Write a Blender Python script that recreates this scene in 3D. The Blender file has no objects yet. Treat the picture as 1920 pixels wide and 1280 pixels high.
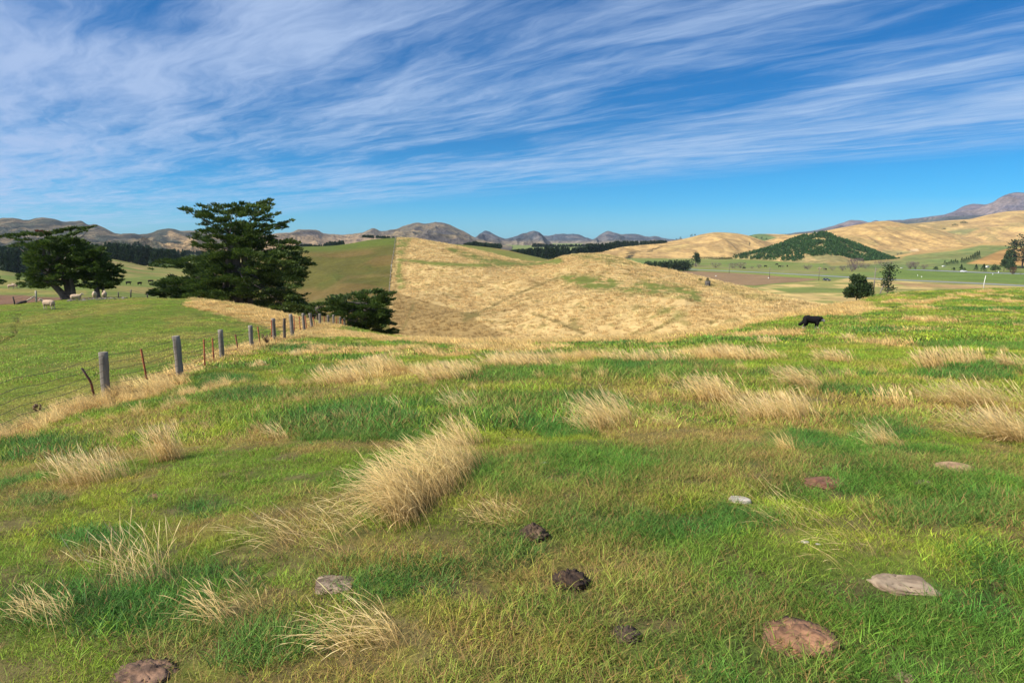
import bpy, math, random
import numpy as np
from mathutils import Vector, Matrix

SC = bpy.context.scene
COL = SC.collection
R = math.radians

# ------------------------------------------------------------------ camera, sky, sun, exposure
F = 1280.0                       # focal length in photo pixels (1920 wide)
PITCH = math.atan(192.0 / F)     # horizon lies at y = 448 in the photo
ST, CT = math.sin(PITCH), math.cos(PITCH)
cam = bpy.data.cameras.new("camera")
cam.sensor_width = 36.0
cam.lens = 36.0 * F / 1920.0
cam.clip_start = 0.05
cam.clip_end = 60000
camo = bpy.data.objects.new("camera", cam)
camo.rotation_euler = (math.pi / 2 - PITCH, 0, 0)
COL.objects.link(camo)
SC.camera = camo

SUN_EL = R(43)
SUN_AZ = R(-112)                 # clockwise from +Y: the sun stands to the left, a little behind
SUN_DIR = Vector((math.sin(SUN_AZ) * math.cos(SUN_EL), math.cos(SUN_AZ) * math.cos(SUN_EL), math.sin(SUN_EL)))
sl = bpy.data.lights.new("sun", 'SUN')
sl.energy = 5.0
sl.angle = R(0.53)
sl.color = (1.0, 0.94, 0.84)
so = bpy.data.objects.new("sun", sl)
so.rotation_euler = (-SUN_DIR).to_track_quat('-Z', 'Y').to_euler()
COL.objects.link(so)

SC.view_settings.view_transform = 'Standard'
SC.view_settings.look = 'None'
SC.view_settings.exposure = 0.62
SC.view_settings.gamma = 1.0
SC.cycles.use_denoising = True
SC.cycles.denoiser = 'OPENIMAGEDENOISE'
SC.cycles.denoising_prefilter = 'ACCURATE'
SC.cycles.denoising_input_passes = 'RGB_ALBEDO_NORMAL'
SC.cycles.max_bounces = 6
SC.cycles.diffuse_bounces = 3
SC.cycles.transparent_max_bounces = 6
SC.cycles.volume_bounces = 0


class NT:
    """small node-tree helper"""
    def __init__(s, tree):
        s.t = tree
        s.n = tree.nodes
        s.n.clear()

    def add(s, typ, **kw):
        nd = s.n.new(typ)
        for k, v in kw.items():
            if k.startswith('i_'):
                key = k[2:]
                key = int(key) if key.isdigit() else key.replace('_', ' ')
                s.put(nd.inputs[key], v)
            else:
                setattr(nd, k, v)
        return nd

    def put(s, sock, v):
        if isinstance(v, bpy.types.NodeSocket):
            s.t.links.new(v, sock)
        else:
            sock.default_value = v

    def math(s, op, a, b=None, c=None, clamp=False):
        nd = s.n.new('ShaderNodeMath')
        nd.operation = op
        nd.use_clamp = clamp
        for i, v in enumerate((a, b, c)):
            if v is not None:
                s.put(nd.inputs[i], v)
        return nd.outputs[0]

    def mix(s, fac, a, b, blend='MIX'):
        nd = s.n.new('ShaderNodeMix')
        nd.data_type = 'RGBA'
        nd.blend_type = blend
        s.put(nd.inputs[0], fac)
        for i, v in ((6, a), (7, b)):
            if isinstance(v, tuple) and len(v) == 3:
                v = v + (1,)
            s.put(nd.inputs[i], v)
        return nd.outputs[2]

    def noise(s, vec, scale, detail=4, rough=0.55, dist=0.0):
        nd = s.n.new('ShaderNodeTexNoise')
        if vec is not None:
            s.put(nd.inputs['Vector'], vec)
        nd.inputs['Scale'].default_value = scale
        nd.inputs['Detail'].default_value = detail
        nd.inputs['Roughness'].default_value = rough
        nd.inputs['Distortion'].default_value = dist
        return nd.outputs['Fac']

    def smooth(s, v, a, b, lo=0.0, hi=1.0):
        nd = s.n.new('ShaderNodeMapRange')
        nd.interpolation_type = 'SMOOTHSTEP'
        s.put(nd.inputs[0], v)
        nd.inputs[1].default_value = a
        nd.inputs[2].default_value = b
        nd.inputs[3].default_value = lo
        nd.inputs[4].default_value = hi
        return nd.outputs[0]

    def comb(s, x, y, z=0.0):
        nd = s.n.new('ShaderNodeCombineXYZ')
        for i, v in enumerate((x, y, z)):
            s.put(nd.inputs[i], v)
        return nd.outputs[0]


def make_world():
    w = bpy.data.worlds.new("World")
    SC.world = w
    w.use_nodes = True
    t = NT(w.node_tree)
    sky = t.add('ShaderNodeTexSky', sky_type='NISHITA', sun_disc=False, sun_elevation=SUN_EL,
                sun_rotation=SUN_AZ % (2 * math.pi), altitude=100, air_density=1.0, dust_density=0.35, ozone_density=2.4)
    tc = t.add('ShaderNodeTexCoord')
    sep = t.add('ShaderNodeSeparateXYZ', i_0=tc.outputs['Generated'])
    low = t.smooth(sep.outputs[2], 0.16, -0.02)
    tint = t.mix(low, (0.15, 0.68, 1.20), (0.70, 1.26, 1.95))
    tint = t.mix(1.0, sky.outputs[0], tint, 'MULTIPLY')
    hs = t.add('ShaderNodeHueSaturation', i_Hue=0.5, i_Saturation=1.36, i_Value=0.83, i_Color=tint)
    z = t.math('MAXIMUM', sep.outputs[2], 0.004)
    z = t.math('ADD', z, 0.012)
    px, py = t.math('DIVIDE', sep.outputs[0], z), t.math('DIVIDE', sep.outputs[1], z)
    # streaks run along s; q is measured across them, on a level cloud sheet
    s_ = t.math('ADD', t.math('MULTIPLY', px, -0.655), t.math('MULTIPLY', py, 0.755))
    q_ = t.math('ADD', t.math('MULTIPLY', px, 0.755), t.math('MULTIPLY', py, 0.655))
    wv = t.comb(t.math('MULTIPLY', s_, 0.55), t.math('MULTIPLY', q_, 1.1))
    warp = t.noise(wv, 1.0, 4)
    qw = t.math('ADD', q_, t.math('MULTIPLY', t.math('SUBTRACT', warp, 0.5), 0.75))
    sw = t.math('ADD', s_, t.math('MULTIPLY', qw, 0.5))
    # broad banks, streaks and fine fibres
    n1 = t.noise(t.comb(t.math('MULTIPLY', s_, 0.22), t.math('MULTIPLY', qw, 0.55), 3.7), 1.0, 4, 0.55)
    n2 = t.noise(t.comb(t.math('MULTIPLY', sw, 0.55), t.math('MULTIPLY', qw, 1.9), 9.1), 1.0, 8, 0.60)
    n3 = t.noise(t.comb(t.math('MULTIPLY', s_, 1.6), t.math('MULTIPLY', qw, 8.0), 1.3), 1.0, 6, 0.62)
    v = t.math('ADD', t.math('MULTIPLY', n1, 0.70), t.math('MULTIPLY', n2, 0.86))
    v = t.math('ADD', v, t.math('MULTIPLY', n3, 0.56))
    # denser towards the left of the view, thin between
    left = t.smooth(q_, 3.2, 0.2, 0.0, 0.25)
    v = t.math('ADD', v, left)

    def blob(s0, q0, rs, rq, amp):
        a = t.math('DIVIDE', t.math('SUBTRACT', s_, s0), rs)
        b = t.math('DIVIDE', t.math('SUBTRACT', qw, q0), rq)
        d = t.math('ADD', t.math('MULTIPLY', a, a), t.math('MULTIPLY', b, b))
        return t.math('MULTIPLY', t.math('POWER', 2.718, t.math('MULTIPLY', d, -1.0)), amp)
    for args in BLOBS:
        v = t.math('ADD', v, blob(*args))
    dens = t.smooth(v, 0.84, 1.48)
    edge = t.smooth(t.math('ADD', q_, t.math('MULTIPLY', t.math('SUBTRACT', n2, 0.5), 3.0)), 9.0, 7.3)
    dens = t.math('MULTIPLY', dens, edge)
    # a last small wisp low on the right
    far = t.smooth(s_, 70, 36)
    dens = t.math('MULTIPLY', dens, t.math('ADD', 0.45, t.math('MULTIPLY', far, 0.55)))
    dens = t.math('MULTIPLY', dens, 0.86)
    cl = t.mix(t.smooth(q_, 4.0, 0.0), (4.6, 6.2, 8.7), (4.5, 5.8, 8.5))
    colr = t.mix(dens, hs.outputs[0], cl)
    bg = t.add('ShaderNodeBackground', i_Strength=0.066)
    t.put(bg.inputs[0], colr)
    out = t.add('ShaderNodeOutputWorld')
    t.put(out.inputs[0], bg.outputs[0])


# clear gaps and thicker banks of the cloud sheet: (s, q, radius s, radius q, amount)
BLOBS = [(2.41, 2.25, 0.8, 0.4, -0.14), (3.0, 3.89, 1.0, 0.35, -0.13), (4.93, 4.55, 1.4, 0.4, -0.17), (6.13, 4.28, 1.5, 0.4, -0.2), (2.3, 4.1, 0.8, 0.3, -0.2), (1.35, 3.28, 0.8, 0.3, -0.2), (3.33, 0.79, 0.5, 0.35, -0.42), (4.08, 1.84, 1.2, 0.5, -0.1), (1.0, 3.52, 0.6, 0.3, -0.18), (3.17, 6.27, 3.0, 0.9, 0.16), (5.56, 5.96, 4, 0.8, 0.1), (4.61, 1.21, 1.5, 0.8, 0.1), (2.23, 2.97, 1.0, 0.3, 0.08), (1.49, 4.42, 1.2, 0.5, 0.12), (11.04, 8.72, 7, 1.0, 0.1)]
make_world()


# ------------------------------------------------------------------ numbers: noise, splines, pixels
def _h(ix, iy, seed):
    n = (ix.astype(np.int64) * 374761393 + iy.astype(np.int64) * 668265263 + seed * 974711) & 0xFFFFFFFF
    n = ((n ^ (n >> 13)) * 1274126177) & 0xFFFFFFFF
    n = n ^ (n >> 16)
    return (n & 0xFFFF) / 65535.0


def vn(x, y, seed=0):
    x = np.asarray(x, float); y = np.asarray(y, float)
    ix = np.floor(x); iy = np.floor(y)
    fx = x - ix; fy = y - iy
    fx = fx * fx * fx * (fx * (fx * 6 - 15) + 10); fy = fy * fy * fy * (fy * (fy * 6 - 15) + 10)
    a = _h(ix, iy, seed); b = _h(ix + 1, iy, seed); c = _h(ix, iy + 1, seed); d = _h(ix + 1, iy + 1, seed)
    return (a * (1 - fx) + b * fx) * (1 - fy) + (c * (1 - fx) + d * fx) * fy


def fbm(x, y, octv=4, seed=0, gain=0.5):
    s = 0.0; a = 1.0; t = 0.0
    x = np.asarray(x, float); y = np.asarray(y, float)
    for k in range(octv):
        s = s + a * vn(x, y, seed + 17 * k); t += a
        a *= gain
        x, y = 1.6 * x + 1.2 * y + 7.3, -1.2 * x + 1.6 * y + 3.1
    return s / t


def ridged(x, y, octv=4, seed=0):
    s = 0.0; a = 1.0; t = 0.0
    x = np.asarray(x, float); y = np.asarray(y, float)
    for k in range(octv):
        n = 1 - np.abs(2 * vn(x, y, seed + 31 * k) - 1)
        s = s + a * n * n; t += a
        a *= 0.5
        x, y = 1.6 * x + 1.2 * y + 2.3, -1.2 * x + 1.6 * y + 5.1
    return s / t


def sst(x, a, b):
    t = np.clip((np.asarray(x, float) - a) / (b - a), 0, 1)
    return t * t * (3 - 2 * t)


def pchip(xk, yk, x):
    xk = np.asarray(xk, float); yk = np.asarray(yk, float); x = np.asarray(x, float)
    h = np.diff(xk); d = np.diff(yk) / h
    m = np.zeros_like(yk)
    if len(xk) > 2:
        same = d[:-1] * d[1:] > 0
        w1 = 2 * h[1:] + h[:-1]; w2 = h[1:] + 2 * h[:-1]
        mm = np.zeros(len(d) - 1)
        mm[same] = (w1 + w2)[same] / (w1[same] / d[:-1][same] + w2[same] / d[1:][same])
        m[1:-1] = mm
    m[0] = d[0]; m[-1] = d[-1]
    xc = np.clip(x, xk[0], xk[-1])
    i = np.clip(np.searchsorted(xk, xc) - 1, 0, len(h) - 1)
    t = (xc - xk[i]) / h[i]
    return (yk[i] * (2 * t**3 - 3 * t**2 + 1) + h[i] * m[i] * (t**3 - 2 * t**2 + t)
            + yk[i + 1] * (-2 * t**3 + 3 * t**2) + h[i] * m[i + 1] * (t**3 - t**2))


def uv_of(px, py):
    """photo pixel -> (X/Y, -z/Y) of its ray"""
    t = (640.0 - np.asarray(py, float)) / F
    v = (ST - t * CT) / (CT + t * ST)
    u = (np.asarray(px, float) - 960.0) / F * (CT + v * ST)
    return u, v


def px_of(X, Y, Z):
    d = np.maximum(Y * CT - Z * ST, 1e-3)
    return 960 + F * X / d, 640 - F * (Y * ST + Z * CT) / d


def P3(px, py, Y):
    u, v = uv_of(px, py)
    return np.array([u * Y, Y, -v * Y])


# ------------------------------------------------------------------ mesh and object helpers
def mesh_np(name, V, Fa, attrs=None, smooth=False, mats=None, mi=None):
    V = np.ascontiguousarray(V, dtype=np.float32)
    Fa = np.ascontiguousarray(Fa, dtype=np.int32)
    me = bpy.data.meshes.new(name)
    me.vertices.add(len(V))
    me.vertices.foreach_set('co', V.ravel())
    if len(Fa):
        m, k = Fa.shape
        me.loops.add(m * k)
        me.loops.foreach_set('vertex_index', Fa.ravel())
        me.polygons.add(m)
        me.polygons.foreach_set('loop_start', np.arange(0, m * k, k, dtype=np.int32))
        if smooth:
            me.polygons.foreach_set('use_smooth', np.ones(m, dtype=bool))
        if mi is not None:
            me.polygons.foreach_set('material_index', np.asarray(mi, dtype=np.int32))
    for nm, a in (attrs or {}).items():
        a = np.asarray(a, dtype=np.float32)
        if a.ndim == 1:
            me.attributes.new(nm, 'FLOAT', 'POINT').data.foreach_set('value', a)
        elif a.shape[1] == 3 and nm != 'col' and nm != 'tint':
            me.attributes.new(nm, 'FLOAT_VECTOR', 'POINT').data.foreach_set('vector', np.ascontiguousarray(a).ravel())
        else:
            if a.shape[1] == 3:
                a = np.concatenate([a, np.ones((len(a), 1), np.float32)], 1)
            me.attributes.new(nm, 'FLOAT_COLOR', 'POINT').data.foreach_set('color', np.ascontiguousarray(a).ravel())
    for m_ in (mats or []):
        me.materials.append(m_)
    me.update(calc_edges=True)
    return me


def tag(o, label=None, cat=None, group=None, kind=None):
    if label: o['label'] = label
    if cat: o['category'] = cat
    if group: o['group'] = group
    if kind: o['kind'] = kind
    return o


def link(name, me, parent=None, loc=None):
    o = bpy.data.objects.new(name, me)
    COL.objects.link(o)
    if parent is not None:
        o.parent = parent
    if loc is not None:
        o.location = loc
    return o


def thing(name, label, cat, loc=(0, 0, 0), rz=0.0, group=None):
    o = bpy.data.objects.new(name, None)
    o.empty_display_size = 0.2
    COL.objects.link(o)
    o.location = loc
    o.rotation_euler = (0, 0, rz)
    return tag(o, label, cat, group)


def copy_tree(o, parent=None):
    c = o.copy()
    COL.objects.link(c)
    c.parent = parent
    for ch in list(o.children):
        copy_tree(ch, c)
    return c


class MB:
    """collects simple solids with per-vertex colour, builds ONE mesh"""
    def __init__(s):
        s.V = []; s.T = []; s.C = []; s.n = 0

    def raw(s, V, T, c=(1, 1, 1)):
        V = np.asarray(V, float); T = np.asarray(T, int)
        s.V.append(V); s.T.append(T + s.n); s.n += len(V)
        c = np.asarray(c, float)
        s.C.append(np.broadcast_to(c, (len(V), 3)).copy())
        return s

    def tube(s, pts, rad, sides=8, c=(1, 1, 1), cap=True):
        P = np.asarray(pts, float); n = len(P)
        rad = np.broadcast_to(np.asarray(rad, float), (n,))
        T = np.gradient(P, axis=0)
        T /= np.linalg.norm(T, axis=1, keepdims=True) + 1e-9
        ref = np.array([0, 0, 1.0]) if abs(T[0][2]) < 0.9 else np.array([0, 1.0, 0])
        A = np.cross(T, ref); A /= np.linalg.norm(A, axis=1, keepdims=True) + 1e-9
        B = np.cross(T, A)
        a = np.arange(sides) / sides * 2 * np.pi
        V = P[:, None] + rad[:, None, None] * (np.cos(a)[None, :, None] * A[:, None] + np.sin(a)[None, :, None] * B[:, None])
        V = V.reshape(-1, 3)
        i, j = np.meshgrid(np.arange(n - 1), np.arange(sides), indexing='ij')
        j2 = (j + 1) % sides
        a0 = (i * sides + j).ravel(); a1 = (i * sides + j2).ravel(); b0 = a0 + sides; b1 = a1 + sides
        tri = np.concatenate([np.stack([a0, b0, b1], 1), np.stack([a0, b1, a1], 1)])
        if cap:
            V = np.concatenate([V, P[:1], P[-1:]])
            k = np.arange(sides); k2 = (k + 1) % sides
            o = n * sides
            tri = np.concatenate([tri, np.stack([k * 0 + o, k, k2], 1), np.stack([k * 0 + o + 1, (n - 1) * sides + k2, (n - 1) * sides + k], 1)])
        return s.raw(V, tri, c)

    def box(s, c0, size, c=(1, 1, 1), M=None):
        x, y, z = np.asarray(size, float) / 2
        V = np.array([[a, b, d] for a in (-x, x) for b in (-y, y) for d in (-z, z)])
        T = np.array([[0, 1, 3], [0, 3, 2], [4, 6, 7], [4, 7, 5], [0, 4, 5], [0, 5, 1], [2, 3, 7], [2, 7, 6], [0, 2, 6], [0, 6, 4], [1, 5, 7], [1, 7, 3]])
        if M is not None:
            V = V @ np.asarray(M).T
        return s.raw(V + np.asarray(c0, float), T, c)

    def build(s, name, mat, parent=None, smooth=False, loc=None):
        me = mesh_np(name, np.concatenate(s.V), np.concatenate(s.T), {'col': np.concatenate(s.C)}, smooth, [mat])
        return link(name, me, parent, loc)


# ------------------------------------------------------------------ materials
def new_mat(name):
    m = bpy.data.materials.new(name)
    m.use_nodes = True
    t = NT(m.node_tree)
    out = t.add('ShaderNodeOutputMaterial')
    return m, t, out


def mat_attr(name, rough=0.8, nscale=0.0, namp=0.3, bump=0.0, metal=0.0, spec=0.3, vec=None, bdist=0.02):
    """colour from the vertex attribute 'col', broken up by noise in object space"""
    m, t, out = new_mat(name)
    at = t.add('ShaderNodeAttribute', attribute_name='col')
    c = at.outputs['Color']
    p = t.add('ShaderNodeBsdfPrincipled', i_Roughness=rough, i_Metallic=metal)
    p.inputs['Specular IOR Level'].default_value = spec
    if nscale:
        tc = t.add('ShaderNodeTexCoord')
        co = tc.outputs['Object']
        if vec:
            mp = t.add('ShaderNodeMapping', i_Vector=co)
            mp.inputs['Scale'].default_value = vec
            co = mp.outputs[0]
        n = t.noise(co, nscale, 6, 0.6)
        f = t.smooth(n, 0.25, 0.75, 1 - namp, 1 + namp)
        c = t.mix(1.0, c, t.comb(f, f, f), 'MULTIPLY')
        if bump:
            b = t.add('ShaderNodeBump', i_Strength=bump, i_Distance=bdist)
            t.put(b.inputs['Height'], n)
            t.put(p.inputs['Normal'], b.outputs[0])
    t.put(p.inputs['Base Color'], c)
    t.put(out.inputs[0], p.outputs[0])
    return m


def mat_terrain(name, s1, s2, a1=0.25, a2=0.2, bump=0.3, bdist=0.5):
    """ground colour 'col' with two scales (metres) of mottling and a matching bump"""
    m, t, out = new_mat(name)
    at = t.add('ShaderNodeAttribute', attribute_name='col')
    geo = t.add('ShaderNodeNewGeometry')
    n1 = t.noise(geo.outputs['Position'], 1.0 / s1, 6, 0.6)
    n2 = t.noise(geo.outputs['Position'], 1.0 / s2, 5, 0.65)
    f1 = t.smooth(n1, 0.3, 0.7, 1 - a1, 1 + a1)
    f2 = t.smooth(n2, 0.3, 0.7, 1 - a2, 1 + a2)
    f = t.math('MULTIPLY', f1, f2)
    c = t.mix(1.0, at.outputs['Color'], t.comb(f, f, f), 'MULTIPLY')
    p = t.add('ShaderNodeBsdfPrincipled', i_Roughness=0.95)
    p.inputs['Specular IOR Level'].default_value = 0.1
    if bump:
        b = t.add('ShaderNodeBump', i_Strength=bump, i_Distance=bdist)
        t.put(b.inputs['Height'], n2)
        t.put(p.inputs['Normal'], b.outputs[0])
    t.put(p.inputs['Base Color'], c)
    t.put(out.inputs[0], p.outputs[0])
    return m


def leafy(t, out, c, trans=0.3, rough=0.6, spec=0.25, up=0.0):
    nrm = None
    if up:   # soft fluffy shading: a blade's normal leans towards the sward's own
        geo = t.add('ShaderNodeNewGeometry')
        a = t.add('ShaderNodeVectorMath', operation='SCALE', i_0=geo.outputs['Normal'])
        a.inputs['Scale'].default_value = 1 - up
        b = t.add('ShaderNodeVectorMath', operation='ADD', i_0=a.outputs[0], i_1=(0, 0, up))
        n_ = t.add('ShaderNodeVectorMath', operation='NORMALIZE', i_0=b.outputs[0])
        nrm = n_.outputs[0]
    p = t.add('ShaderNodeBsdfPrincipled', i_Roughness=rough)
    p.inputs['Specular IOR Level'].default_value = spec
    t.put(p.inputs['Base Color'], c)
    if nrm is not None:
        t.put(p.inputs['Normal'], nrm)
    tr = t.add('ShaderNodeBsdfTranslucent')
    t.put(tr.inputs[0], c)
    mx = t.add('ShaderNodeMixShader', i_0=trans)
    t.put(mx.inputs[1], p.outputs[0])
    t.put(mx.inputs[2], tr.outputs[0])
    t.put(out.inputs[0], mx.outputs[0])


def mat_leaf(name, trans=0.25):
    m, t, out = new_mat(name)
    at = t.add('ShaderNodeAttribute', attribute_name='col')
    leafy(t, out, at.outputs['Color'], trans)
    return m


M_LEAF = mat_leaf('foliage')
M_BARK = mat_attr('bark', 0.9, 3.0, 0.4, 0.6, vec=(1, 1, 0.25), bdist=0.05)
# ------------------------------------------------------------------ terrain
GOLD = np.array([.53, .375, .160]); GOLD2 = np.array([.42, .285, .115]); GREEN = np.array([.105, .155, .028])
OLIVE = np.array([.175, .140, .042]); BROWN = np.array([.20, .125, .065]); DGREEN = np.array([.05, .095, .02])


def mixc(a, b, f):
    f = np.asarray(f)[..., None]
    return a * (1 - f) + b * f


def in_poly(px, py, poly):
    px = np.asarray(px); py = np.asarray(py)
    res = np.zeros(px.shape, bool)
    n = len(poly)
    for i in range(n):
        x1, y1 = poly[i]; x2, y2 = poly[(i + 1) % n]
        c = (y1 > py) != (y2 > py)
        with np.errstate(divide='ignore', invalid='ignore'):
            xx = (x2 - x1) * (py - y1) / (y2 - y1 + 1e-12) + x1
        res ^= c & (px < xx)
    return res


def line_d(px, py, pts):
    """distance in photo pixels from a polyline"""
    d = np.full(np.shape(px), 1e9)
    for (x1, y1), (x2, y2) in zip(pts[:-1], pts[1:]):
        L = (x2 - x1) ** 2 + (y2 - y1) ** 2
        t = np.clip(((px - x1) * (x2 - x1) + (py - y1) * (y2 - y1)) / L, 0, 1)
        d = np.minimum(d, np.hypot(px - x1 - t * (x2 - x1), py - y1 - t * (y2 - y1)))
    return d


def poly_soft(px, py, poly, w=4.0):
    """1 inside the outline, fading over w pixels outside"""
    ins = in_poly(px, py, poly)
    d = line_d(px, py, list(poly) + [poly[0]])
    return np.where(ins, sst(d, -w, w * 0.7), sst(-d, -w, w * 0.7) * 0 + np.clip(0.5 - d / (2 * w), 0, 0.5))


# ---- the paddock we stand in: a thin-plate spline through sight-line points (px, py, distance)
L0_PTS = [
    (0, 1280, 2.35), (0, 1050, 3.45), (0, 900, 6.0), (0, 810, 11.5), (0, 740, 17), (0, 680, 26), (0, 630, 38), (0, 577, 58),
    (200, 1280, 2.35), (200, 1000, 4.1), (200, 850, 7.3), (200, 745, 15), (200, 680, 24), (200, 620, 40), (140, 566, 62), (260, 563, 60),
    (350, 710, 18), (350, 640, 31), (350, 600, 43), (350, 562, 57), (420, 565, 57), (500, 645, 32), (500, 610, 46), (500, 582, 58),
    (600, 625, 46), (580, 601, 60), (660, 650, 30), (660, 625, 48), (660, 617, 60),
    (740, 700, 14), (740, 660, 25), (740, 640, 37), (740, 631, 46), (850, 638, 39),
    (960, 1280, 2.35), (960, 1000, 3.75), (960, 860, 5.2), (960, 760, 8.4), (960, 700, 12.5), (960, 665, 19.5), (960, 648, 27), (960, 641, 35),
    (1200, 860, 5.2), (1200, 760, 8.3), (1200, 700, 12.3), (1200, 660, 20), (1200, 645, 27), (1200, 635, 36),
    (1450, 850, 5.4), (1450, 760, 8.2), (1450, 700, 11.8), (1450, 650, 19), (1450, 618, 29), (1450, 597, 41), (1340, 622, 37),
    (1650, 850, 5.3), (1650, 700, 11.6), (1650, 640, 21), (1650, 600, 33), (1650, 570, 50), (1650, 554, 68), (1560, 573, 52),
    (1920, 1280, 2.35), (1920, 850, 5.3), (1920, 740, 9.2), (1920, 660, 17), (1920, 600, 31), (1920, 560, 52), (1920, 541, 72), (1780, 547, 70),
]
L0_Z = [  # px, distance, height: hidden ground behind the brow, and ground outside the frame
    (350, 78, -7.4), (350, 112, -14), (0, 80, -8), (0, 112, -12), (150, 82, -7.2), (660, 85, -12.5), (660, 115, -18), (960, 52, -9.5), (960, 80, -16), (960, 115, -20),
    (1200, 55, -9.5), (1200, 85, -16), (1200, 115, -20), (1450, 60, -9), (1450, 90, -15), (1450, 115, -19), (1650, 95, -9), (1650, 120, -13),
    (1920, 100, -8.5), (1920, 125, -13), (-500, 10, -4), (-500, 40, -6.3), (-500, 58, -6.8), (2400, 9, -2.1), (2400, 31, -3.7), (2400, 60, -4.8),
    (2400, 110, -9), (500, 76, -9), (500, 112, -16), (-500, 110, -13), (-500, 3, -1.9), (2400, 3, -1.65), (0, 1.2, -1.65), (960, 1.2, -1.65), (1920, 1.2, -1.65),
    (960, 2.0, -1.65), (960, 4, -1.66), (1500, 4, -1.66), (500, 4, -1.70)]
_A = []
for a, b, Y in L0_PTS:
    u, v = uv_of(a, b)
    _A.append((float(u), Y, float(-v * Y)))
for a, Y, z in L0_Z:
    _A.append(((a - 960) / F, Y, z))
_A = np.array(_A)
KU = 1.3


def _tps_fit(P, z, lam=2e-3):
    n = len(P)
    d = np.linalg.norm(P[:, None] - P[None], axis=2)
    K = np.where(d > 0, d * d * np.log(d + 1e-12), 0) + lam * np.eye(n)
    Q = np.c_[np.ones(n), P]
    M = np.block([[K, Q], [Q.T, np.zeros((3, 3))]])
    return np.linalg.solve(M, np.r_[z, 0, 0, 0])


_TP = np.c_[_A[:, 0] * KU, np.log(_A[:, 1])]
_TW = _tps_fit(_TP, _A[:, 2])


def H0s(X, Y):
    """smooth paddock height"""
    X = np.asarray(X, float); Y = np.asarray(Y, float)
    Yc = np.clip(Y, 1.2, 130)
    u = np.clip(X / np.maximum(Yc, 1.2), -1.3, 1.3)
    sh = u.shape
    Q = np.c_[(u * KU).ravel(), np.log(Yc).ravel()]
    out = np.empty(len(Q))
    for i in range(0, len(Q), 40000):
        q = Q[i:i + 40000]
        d = np.linalg.norm(q[:, None] - _TP[None], axis=2)
        out[i:i + 40000] = (d * d * np.log(d + 1e-12)) @ _TW[:-3] + _TW[-3] + q @ _TW[-2:]
    return out.reshape(sh)


def H0(X, Y):
    X = np.asarray(X, float); Y = np.asarray(Y, float)
    b = (fbm(X / 2.3, Y / 2.3, 3, 5) - 0.5) * 0.16 + (fbm(X / 0.55, Y / 0.55, 2, 9) - 0.5) * 0.05
    return H0s(X, Y) + b


def gp(px, py, far=75.0):
    """point of the paddock seen at a photo pixel"""
    u, v = uv_of(px, py)
    Y = np.exp(np.linspace(math.log(1.5), math.log(far), 900))
    g = H0(u * Y, Y) - (-v * Y)
    k = np.argmax(g > 0)
    if g[k] <= 0:
        k = int(np.argmax(g / Y))
    return np.array([float(u * Y[k]), float(Y[k]), float(H0(u * Y[k], Y[k]))])


# ---- masks shared by the ground and by the grass that grows on it
LUSH = [(1150, 965, 190, 38), (700, 1050, 150, 40), (900, 1010, 90, 40), (250, 1150, 190, 60), (1780, 945, 150, 45), (640, 800, 170, 30), (90, 850, 90, 22), (60, 940, 70, 25),
        (1100, 748, 60, 14), (1230, 690, 130, 14), (1830, 695, 110, 12), (1560, 735, 90, 10), (480, 745, 90, 16), (380, 950, 90, 24), (1290, 1265, 120, 30), (1400, 955, 70, 22),
        (1880, 1100, 60, 90), (750, 1110, 130, 26), (350, 1060, 110, 36), (1480, 825, 120, 14), (560, 655, 80, 8), (1120, 645, 120, 5), (1700, 620, 110, 6), (1850, 580, 90, 5), (420, 715, 60, 12),
        (1000, 800, 80, 18), (1650, 800, 90, 16), (180, 1010, 80, 30), (1330, 960, 100, 40), (470, 1190, 130, 50)]
STRAW = [(480, 675, 90, 5)]


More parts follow.
